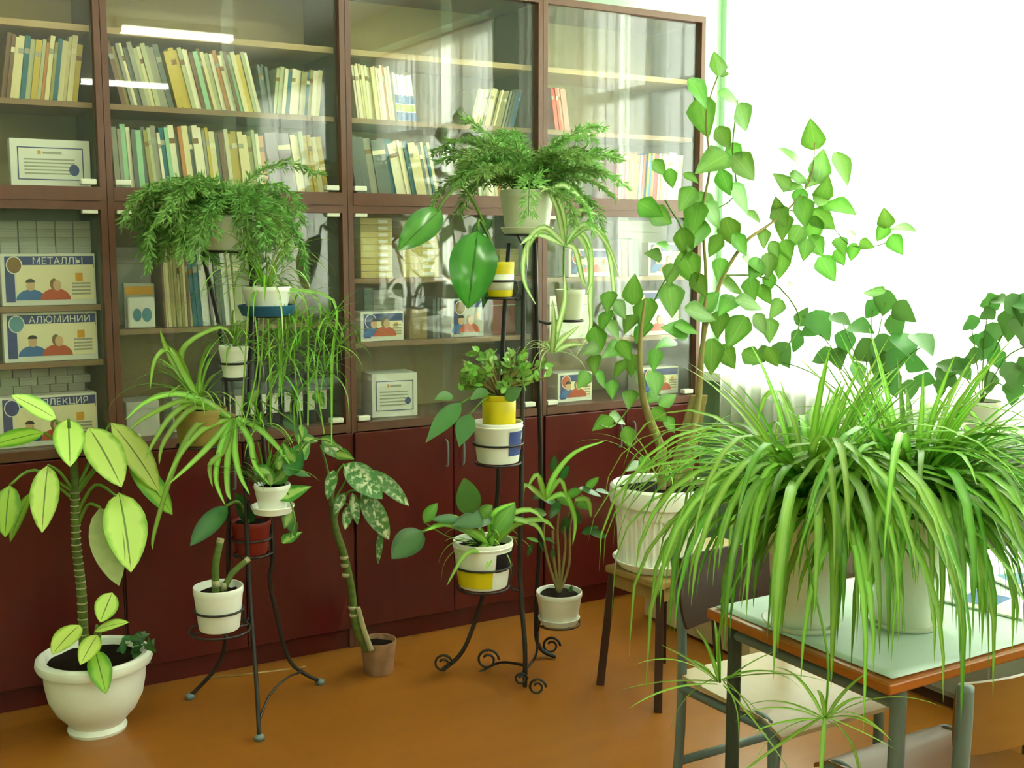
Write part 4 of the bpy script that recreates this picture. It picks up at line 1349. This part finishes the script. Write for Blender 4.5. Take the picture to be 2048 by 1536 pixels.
petiole(r, [g, P(975, 1080, YN), P(985, 1068, YN-.02)], .003)

# small white pot with many thin trunks, on the side ring
s = pot_spec(1118, 1255, 1196, 92, 72, 3.33)
ring_holder(st, s, P(1073, 1262, 3.41), bands=1, extra=.012)
r = thing('potted_shrub', s['c'], 'small white pot with several thin trunks and leafy top beside the scroll-footed stand', 'plant')
g = make_pot(r, s, 'straight', 'white_plastic', .9)
saucer(r, s, .075, 'white_plastic')
for pts in ([(1120, 1190), (1098, 1130), (1088, 1075), (1090, 1040)], [(1122, 1190), (1118, 1120), (1115, 1060), (1120, 1000)], [(1124, 1190), (1138, 1130), (1140, 1060), (1150, 1000)],
            [(1123, 1190), (1130, 1100), (1132, 1040), (1165, 990)], [(1122, 1190), (1108, 1120), (1105, 1060)]):
    petiole(r, [g]+[P(x, y, 3.33) for x, y in pts[1:]], [.006, .005, .004, .003][:len(pts)], 'trunk', 'trunk')
rn = random.Random(77)
for (x, y, sz, a) in ((1110, 930, 40, -90), (1185, 965, 34, -40), (1180, 985, 48, 20), (1205, 985, 32, 15), (1095, 1000, 40, 200), (1130, 1000, 44, 40), (1110, 1020, 40, 120), (1150, 1030, 40, 60), (1075, 1025, 36, 190), (1060, 1100, 30, 110),
                      (1085, 1095, 28, 60), (1100, 1085, 28, 30), (1180, 1060, 36, -20), (1195, 1068, 40, 20), (1130, 1050, 40, 100), (1165, 1010, 34, 30), (1080, 990, 34, 150), (1105, 1110, 28, 90), (1130, 945, 34, -60), (1150, 985, 36, -20), (1065, 1080, 26, 200), (1142, 1180, 20, -80)):
    centre_leaf(r, x, y, sz, a, rn.choice(['deep', 'deep', 'vine']), lambda q, w_: P(q, w_, 3.33+rn.uniform(-.04, .04)), rn, pf_oval, .5)
for pts in ([(1090, 1000), (1110, 950), (1150, 905), (1210, 882)], [(1090, 1000), (1050, 970), (1045, 1010)], [(1090, 1000), (1075, 950), (1055, 975)], [(1095, 1000), (1130, 990), (1150, 1040), (1145, 1090)], [(1090, 1000), (1120, 960), (1135, 1000)],
            [(1150, 1000), (1175, 1000), (1182, 1035)]):
    pix_blade(r, pts, 3.29, 12, 'spider', depth=.03)

# ------------------------------------------------------------------ stool with the ribbed pot and the climber
sq = [Vector((2.19, 3.10, 0)), Vector((2.215, 2.83, 0)), Vector((2.51, 2.885, 0)), Vector((2.485, 3.155, 0))]
sm = sum(sq, Vector())/4
r = thing('stool', (sm.x, sm.y, 0), 'square wooden stool with dark legs under the ribbed white pot', 'stool')
vv = [q+Vector((0, 0, .395)) for q in sq]+[q+Vector((0, 0, .42)) for q in sq]
mb = MB()
mb.add(vv, [(3, 2, 1, 0), (4, 5, 6, 7), (0, 1, 5, 4), (1, 2, 6, 5), (2, 3, 7, 6), (3, 0, 4, 7)], 'stool')
mb.build('seat', r, bevel=.006)
ft = [sm+(q-sm)*1.06 for q in sq]
for q, f in zip(sq, ft):
    MB().bar(sm+(q-sm)*.86+Vector((0, 0, .396)), Vector((f.x, f.y, 0)), .026, .026, 'stool_leg').build('leg', r)
for i in range(4):
    a, b = sm+(sq[i]-sm)*.84, sm+(sq[(i+1) % 4]-sm)*.84
    MB().bar(a+Vector((0, 0, .37)), b+Vector((0, 0, .37)), .018, .04, 'stool').build('apron', r)
s = pot_spec(1322, 1140, 990, 208, 172, 3.0, .426)
r = thing('potted_climber', s['c'], 'tall heart-leaved climber in a large ribbed white pot on the wooden stool', 'plant')
g = make_pot(r, s, 'ribbed', 'white_plastic', .9)
saucer(r, s, s['rb']*1.12, 'white_plastic', .03)
YV = 3.0
def VP(x, y):
    p = P(x, y, YV+(.04 if x < 1300 else 0))
    return p if p.x < 3.05 else PX(x, y, 3.05)
petiole(r, [g+Vector((0, 0, -.01)), P(1322, 900, YV), P(1298, 835, YV), P(1284, 780, YV), P(1280, 690, YV), P(1290, 600, YV)], [.016, .015, .014, .011, .008, .004], 'trunk', 'trunk')
petiole(r, [g+Vector((.05, 0, -.01)), VP(1392, 830), VP(1404, 700), VP(1415, 640), VP(1448, 550), VP(1490, 485), VP(1530, 455), VP(1575, 420), VP(1620, 360), VP(1630, 285)], [.016, .013, .01, .008, .007, .006, .005, .004, .003, .002], 'trunk', 'trunk')
petiole(r, [VP(1404, 700), VP(1412, 560), VP(1405, 430), VP(1420, 330), VP(1412, 230), VP(1440, 140)], [.008, .006, .005, .004, .003, .002], 'trunk', 'branch')
petiole(r, [VP(1405, 430), VP(1470, 390), VP(1465, 300), VP(1475, 200)], .0025, 'green_stem', 'branch')
petiole(r, [VP(1448, 550), VP(1540, 560), VP(1600, 640), VP(1560, 710)], .003, 'green_stem', 'branch')
petiole(r, [VP(1575, 420), VP(1650, 440), VP(1700, 490), VP(1760, 490), VP(1790, 470)], .002, 'green_stem', 'branch')
petiole(r, [VP(1290, 640), VP(1330, 560), VP(1375, 490), VP(1330, 400)], .003, 'green_stem', 'branch')
petiole(r, [VP(1284, 780), VP(1230, 850), P(1200, 850, YV-.05)], .003, 'green_stem', 'branch')
# weathered support board tied to the trunks
bp = [P(1352, 985, YV+.03), P(1398, 790, YV+.03)]
mb = MB()
u = RT*.042
n_ = Vector((-.5, -.86, 0))*.006
vv = [bp[0]-u-n_, bp[0]+u-n_, bp[1]+u*.7-n_, bp[1]-u*.7-n_, bp[0]-u+n_, bp[0]+u+n_, bp[1]+u*.7+n_, bp[1]-u*.7+n_]
mb.add(vv, [(0, 1, 2, 3), (7, 6, 5, 4), (0, 4, 5, 1), (1, 5, 6, 2), (2, 6, 7, 3), (3, 7, 4, 0)], 'trunk')
mb.build('support_board', r, bevel=.003)
rn = random.Random(91)
VL = [(1432, 127, 45, -100), (1447, 148, 22, 0), (1395, 188, 62, 60), (1410, 235, 78, 80), (1422, 329, 68, 150), (1458, 200, 46, 30), (1485, 235, 52, 75), (1447, 277, 46, 60), (1471, 308, 42, 60), (1487, 336, 60, 50), (1452, 366, 50, 70), (1478, 399, 62, 60),
      (1506, 435, 36, 40), (1319, 336, 36, 50), (1342, 357, 36, 80), (1382, 357, 32, 35), (1372, 400, 52, 120), (1410, 416, 62, 60), (1302, 418, 52, 30), (1321, 434, 48, 30), (1391, 440, 66, 100), (1424, 432, 54, 60), (1388, 470, 66, 110), (1373, 488, 60, 80), (1430, 493, 46, 120),
      (1380, 537, 66, 70), (1341, 550, 42, 100), (1326, 494, 30, 200), (1305, 510, 32, 190), (1270, 578, 56, -90), (1341, 602, 62, 85), (1292, 631, 62, 100), (1461, 464, 56, 70), (1480, 490, 46, 60), (1505, 535, 48, 40), (1531, 532, 44, 120), (1464, 576, 46, 30), (1505, 580, 46, 80),
      (1498, 610, 52, 20), (1453, 613, 46, 130), (1401, 630, 60, 20), (1420, 600, 44, -40), (1472, 667, 70, 120), (1422, 714, 66, 90), (1456, 714, 50, 60), (1349, 660, 52, 190), (1373, 660, 46, 20), (1539, 662, 46, 90), (1505, 714, 42, 30), (1545, 714, 42, 60), (1211, 644, 46, 110), (1195, 680, 50, 80),
      (1250, 701, 42, 60), (1266, 732, 42, 100), (1307, 769, 50, 80), (1284, 667, 46, 120), (1222, 701, 42, 140), (1531, 589, 42, 60), (1626, 267, 58, -100), (1579, 314, 62, 215), (1641, 330, 62, -80), (1683, 339, 66, 70), (1562, 361, 42, 220), (1599, 358, 38, 20), (1584, 378, 38, 160), (1626, 361, 44, 140),
      (1648, 376, 50, -70), (1554, 410, 34, -100), (1562, 435, 44, 60), (1606, 425, 58, 80), (1643, 408, 54, 70), (1683, 420, 58, 20), (1648, 440, 54, 40), (1569, 457, 48, 100), (1589, 475, 48, 120), (1628, 462, 54, 90), (1633, 492, 44, 60), (1695, 470, 34, 10), (1683, 495, 38, 70), (1735, 490, 30, 20),
      (1705, 504, 34, 100), (1680, 516, 34, 60), (1656, 539, 54, 60), (1527, 478, 38, 90), (1507, 540, 48, 110), (1534, 532, 48, 90), (1562, 532, 50, 100), (1586, 579, 28, 40), (1537, 566, 40, 100), (1771, 435, 38, -100), (1764, 465, 38, 120), (1809, 460, 46, 10), (1794, 490, 42, 60), (1747, 586, 40, 180),
      (1600, 400, 44, 90), (1575, 500, 40, 70), (1610, 500, 42, 100), (1548, 500, 34, 60), (1550, 620, 44, 120), (1520, 650, 44, 60), (1440, 650, 52, 100), (1400, 570, 50, 60), (1440, 540, 44, 100), (1330, 690, 40, 160), (1310, 720, 42, 100), (1240, 740, 40, 120), (1280, 760, 38, 60), (1225, 660, 44, 60), (1260, 650, 40, 120),
      (1205, 850, 44, 150), (1255, 875, 40, 80), (1235, 840, 34, 30), (1270, 935, 42, 160), (1290, 930, 34, 60), (1320, 830, 36, 40), (1335, 800, 36, -30), (1340, 850, 34, 60), (1260, 800, 36, 100), (1300, 800, 34, 150), (1218, 605, 40, 100), (1240, 620, 40, 60), (1190, 730, 40, 90), (1165, 760, 36, 120), (1200, 760, 34, 60), (1180, 700, 36, 150), (1225, 780, 36, 90)]
for (x, y, sz, a) in VL:
    centre_leaf(r, x, y, sz*1.12, a, 'vine', lambda q, w_: VP(q, w_), rn, pf_heart, .8)
spider(r, P(1330, 965, 2.96), 14, 92, (.2, .36), (.005, .009), (30, 85), (30, 100), 'spider', .06)

# ------------------------------------------------------------------ plants on the window sill
def sill_plant(loc, X, label, leaves, m, seed, prof, potm='cream_plastic'):
    s = dict(c=Vector(loc), h=.11, rt=.065, rb=.05)
    r = thing('potted_window_plant', s['c'], label, 'plant')
    g = make_pot(r, s, 'straight', potm, .9)
    rn = random.Random(seed)
    for (x, y, sz, a) in leaves:
        centre_leaf(r, x, y, sz*1.1, a, m, lambda q, w_: PX(q, w_, X), rn, prof, .85)
    for (x, y, sz, a) in leaves[::3]:
        t = PX(x, y, X)
        petiole(r, [g, (g+t)/2+Vector((-.01, 0, .05)), t], .0022, 'green_stem', 'branch')
    return r
sill_plant((3.18, 2.86, .781), 3.22, 'dark-leaved plant in front of the curtain, between climber and ivy', [(1770, 606, 50, 100), (1811, 626, 54, 40), (1790, 656, 52, 80), (1683, 641, 42, 30), (1725, 659, 48, 20), (1642, 653, 64, 60), (1606, 632, 40, -60), (1594, 683, 44, 110),
    (1692, 688, 54, 100), (1731, 703, 58, 150), (1761, 700, 60, 90), (1811, 694, 60, 60), (1847, 691, 54, 50), (1793, 724, 54, 100), (1835, 730, 46, 20), (1648, 715, 46, 160), (1677, 718, 42, 80), (1565, 712, 52, 60), (1523, 715, 46, 140), (1716, 748, 46, 80), (1755, 769, 52, 160), (1784, 771, 50, 70),
    (1820, 780, 38, 90), (1762, 735, 60, 95), (1745, 620, 40, 130), (1620, 660, 44, 150)], 'vine_dark', 101, pf_heart)
sill_plant((3.2, 2.42, .881), 3.22, 'dark lobed ivy in front of the bright curtain beside the window', [(1980, 605, 42, 160), (2005, 605, 44, 10), (2034, 620, 64, 60), (2022, 650, 64, 100), (2045, 660, 60, 80), (1974, 629, 34, 150), (1942, 650, 38, 150), (1962, 680, 48, 190), (1990, 665, 40, 60), (1974, 700, 48, 120), (1945, 718, 48, 150),
    (1900, 733, 54, 190), (1897, 754, 54, 60), (1847, 760, 40, 190), (1885, 775, 42, 100), (1998, 721, 42, 60), (1977, 766, 44, 100), (2022, 752, 52, 80), (2025, 786, 48, 95), (2043, 730, 34, 150), (1930, 740, 44, 60), (2060, 690, 50, 90), (2060, 760, 44, 60), (2055, 610, 54, 30)], 'vine_dark', 103, pf_lobed)

# grey cabinet and slender pedestal that carry them
r = thing('low_cabinet', (3.2, 2.42, 0), 'grey cabinet beneath the lobed ivy in front of the curtain', 'cabinet')
MB().box(3.03, 3.37, 2.2, 2.64, .04, .86, 'grey_board').build('cabinet_body', r, bevel=.004)
MB().box(3.02, 3.38, 2.19, 2.65, .86, .88, 'grey_board').build('cabinet_top', r, bevel=.003)
d = MB().box(3.018, 3.03, 2.21, 2.63, .06, .84, 'grey_board').build('cabinet_door', r, bevel=.003)
MB().tube([(3.018, 2.26, .56), (3.0, 2.26, .55), (3.0, 2.26, .47), (3.018, 2.26, .46)], .004, 'tube', n=6).build('handle', d, smooth=True)
MB().box(3.05, 3.36, 2.22, 2.62, 0, .04, 'stool_leg').build('plinth', r)
r = thing('plant_pedestal', (3.18, 2.86, 0), 'slender beige pedestal beneath the dark-leaved plant by the curtain', 'pedestal')
MB().box(3.08, 3.28, 2.76, 2.96, .755, .78, 'beige').build('top_board', r, bevel=.003)
for (x, y) in ((3.1, 2.78), (3.26, 2.78), (3.1, 2.94), (3.26, 2.94)):
    MB().box(x-.012, x+.012, y-.012, y+.012, 0, .755, 'beige').build('leg', r)
MB().box(3.1, 3.26, 2.78, 2.94, .25, .265, 'beige').build('shelf', r)

# low beige crate on the floor
r = thing('storage_crate', (2.93, 3.3, 0), 'low beige wooden crate on the floor behind the stool', 'crate')
MB().box(2.74, 3.12, 2.98, 3.6, .012, .26, 'beige').build('crate_body', r, bevel=.004)
MB().box(2.735, 3.125, 2.975, 3.605, .26, .285, 'beige').build('lid', r, bevel=.004)
for (x, y) in ((2.76, 3.0), (3.08, 3.0), (2.76, 3.56), (3.08, 3.56)):
    MB().box(x, x+.03, y, y+.03, 0, .012, 'stool_leg').build('foot', r)

# ------------------------------------------------------------------ desk, cloth, chairs
DX0, DX1, DY0, DY1, DZ = 1.615, 2.80, 1.385, 1.90, .70
r = thing('school_desk', ((DX0+DX1)/2, (DY0+DY1)/2, 0), 'orange laminate school desk with grey tube frame under the pale cloth', 'desk')
MB().box(DX0, DX1, DY0, DY1, DZ-.022, DZ, 'desk').build('desktop', r, bevel=.004)
for x in (DX0+.06, DX1-.06):
    for y in (DY0+.03, DY1-.03):
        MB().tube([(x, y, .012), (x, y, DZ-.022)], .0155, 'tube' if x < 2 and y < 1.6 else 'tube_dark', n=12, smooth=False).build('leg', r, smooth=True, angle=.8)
    MB().tube([(x, DY0+.03, DZ-.06), (x, DY1-.03, DZ-.06)], .0125, 'tube', n=10, smooth=False).build('side_rail', r, smooth=True, angle=.8)
    MB().tube([(x, DY0+.03, .02), (x, DY1-.03, .02)], .014, 'tube', n=10, smooth=False).build('floor_rail', r, smooth=True, angle=.8)
rn = random.Random(5)
mb = MB()
nx, ny = 40, 18
vv, ff = [], []
cx0, cx1, cy0, cy1 = DX0+.02, DX1-.01, DY0+.012, DY1-.01
for j in range(ny+1):
    for i in range(nx+1):
        x, y = cx0+(cx1-cx0)*i/nx, cy0+(cy1-cy0)*j/ny
        vv.append((x, y, DZ+.003+.0015*math.sin(11*x+3*y)+.001*math.sin(23*y-7*x)))
for j in range(ny):
    for i in range(nx):
        q = j*(nx+1)+i
        ff.append((q, q+1, q+nx+2, q+nx+1))
mb.add(vv, ff, 'cover')
o = mb.build('tablecloth', smooth=True)
tag(o, 'pale blue-white cloth spread over the orange school desk', 'tablecloth')
sol = o.modifiers.new('thickness', 'SOLIDIFY')
sol.thickness = .002
sol.offset = 1

def chair(loc, rot, label, seatm, tubem, backm, lean=1.0, z0=.6, z1=.8, tr=.0125, name='school_chair'):
    r = thing(name, loc, label, 'chair')
    R = Matrix.Translation(loc) @ Matrix.Rotation(rot, 4, 'Z')          # front towards local +y
    def tv(pts):
        return [R @ Vector(q) for q in pts]
    for s_ in (-1, 1):
        x = s_*.17
        MB().tube(tv([(x, .18, .008), (x, .17, .2), (x, .165, .405), (x, .10, .425)]), .0125, tubem, n=10, sub=5).build('front_leg', r, smooth=True)
        MB().tube(tv([(x, -.16-.04*lean, .008), (x, -.16, .25), (x, -.155, .45), (x, -.16-.01*lean, .62), (x, -.16-.06*lean, z1)]), tr, tubem, n=10, sub=5).build('back_leg', r, smooth=True)
        MB().tube(tv([(x, .165, .41), (x, -.155, .40)]), .0115, tubem, n=10, smooth=False).build('seat_rail', r, smooth=True)
    MB().tube(tv([(-.17, .175, .16), (.17, .175, .16)]), .011, tubem, n=10, smooth=False).build('stretcher', r, smooth=True)
    MB().tube(tv([(-.17, -.17, .2), (.17, -.17, .2)]), .011, tubem, n=10, smooth=False).build('stretcher', r, smooth=True)
    def panel(nm, W, L0, L1, fz, fy, t, m):
        mb = MB()
        n1, n2 = 8, 8
        for off in (0, t):
            vv, ff = [], []
            for j in range(n2+1):
                for i in range(n1+1):
                    u = 2*i/n1-1
                    v = j/n2
                    w_ = W*(1-.06*abs(2*v-1)**3)
                    vv.append(R @ Vector((u*w_, fy(u, v, off), fz(u, v, off))))
            for j in range(n2):
                for i in range(n1):
                    q = j*(n1+1)+i
                    ff.append((q, q+1, q+n1+2, q+n1+1) if off else (q, q+n1+1, q+n1+2, q+1))
            mb.add(vv, ff, m)
        rim = [i for i in range(n1+1)]+[(n1+1)*j+n1 for j in range(1, n2+1)]+[(n1+1)*n2+i for i in range(n1-1, -1, -1)]+[(n1+1)*j for j in range(n2-1, 0, -1)]
        k = (n1+1)*(n2+1)
        s0 = mb.mslot(m)
        for a in range(len(rim)):
            b = (a+1) % len(rim)
            mb.f.append([rim[a], rim[b], rim[b]+k, rim[a]+k])
            mb.mi.append(s0)
        mb.build(nm, r, smooth=True, angle=.7)
    panel('seat', .185, 0, 1, lambda u, v, o_: .428+o_-.012*(1-u*u)*math.sin(PI*v)-(.03*(max(0, v-.8)/.2)**2), lambda u, v, o_: -.17+.37*v, .01, seatm)
    panel('backrest', .19 if lean else .158, 0, 1, lambda u, v, o_: z0+(z1-z0-.01)*v, lambda u, v, o_: -.135-.05*v*lean+.03*(1-u*u)*-1+o_, .009, backm)
    return r
chair(Vector((1.93, 2.0, 0)), math.radians(180), 'beige plywood school chair with grey-green tube frame, tucked under the far side of the desk', 'seat', 'tube', 'stool_leg', .6, .56, .74)
chair(Vector((1.90, 1.472, 0)), 0, 'brown plywood school chair with grey tube frame at the near side of the desk', 'ply', 'tube', 'ply', 0.0, .55, .7, .0155)

# ------------------------------------------------------------------ the big spider plants on the desk
for idx, (cx, yb, yt, seed, lab) in enumerate(((1606, 1268, 1040, 201, 'huge bright spider plant in a white pot at the stool end of the desk'), (1812, 1280, 1046, 203, 'huge bright spider plant in a white pot at the window end of the desk'))):
    Yq = 1.70 if idx == 0 else 1.60
    s = pot_spec(cx, yb, yt, 150, 112, Yq, DZ+.007)
    r = thing('potted_spider_plant', s['c'], lab, 'plant', 'spider plants')
    g = make_pot(r, s, 'straight', 'white_plastic', .93)
    MB().lathe((s['c'].x, s['c'].y, s['c'].z), [(s['rb']*1.25, 0), (s['rb']*1.4, .012), (s['rb']*1.36, .013), (s['rb']*1.2, .002), (.01, .0018)], 'cream_plastic', 36).build('saucer', r, smooth=True)
    spider(r, g, 95, seed, (.28, .46), (.012, .022), (25, 82), (90, 160), ['spider', 'spider', 'spider', 'spider_dark'], .05)
    spider(r, g, 40, seed+1, (.28, .46), (.011, .02), (52, 88), (8, 55), ['spider', 'spider', 'spider_dark'], .04)
    spider(r, g, 85, seed+2, (.4, .64), (.013, .024), (38, 78), (125, 165), ['spider', 'spider', 'spider_dark'], .05)
    spider(r, g, 78, seed+3, (.48, .74), (.014, .024), (35, 70), (135, 170), ['spider', 'spider', 'spider_dark'], .05, (170, 345))
    if idx == 0:
        for (x, y, Y) in ((1440, 1365, 1.55), (1650, 1440, 1.35)):
            q = P(x, y, Y)
            petiole(r, [g+Vector((0, 0, .02)), (g+q)/2+Vector((-.08, -.06, .12)), q+Vector((0, 0, .12)), q], .0022, 'spider', 'runner')
            spider(r, q, 16, x, (.12, .2), (.006, .01), (-60, 50), (10, 80), 'spider', .008)

# magazines lying on the cloth
for k, (px, py, ang, m, lab) in enumerate(((1985, 1205, 12, 'print_blue', 'white magazine with a blue picture on the desk cloth'), (2060, 1165, -20, 'print_teal', 'white magazine with a teal picture on the desk cloth'))):
    c = PZ(px, py, DZ+.008)
    r = thing('magazine', c, lab, 'magazine')
    T = Matrix.Translation(c) @ Matrix.Rotation(math.radians(ang), 4, 'Z')
    MB().box(-.075, .075, -.1, .1, 0, .004, 'paper', T).build('pages', r)
    MB().box(-.05, .05, -.02, .06, .004, .0046, m, T).build('cover_picture', r)
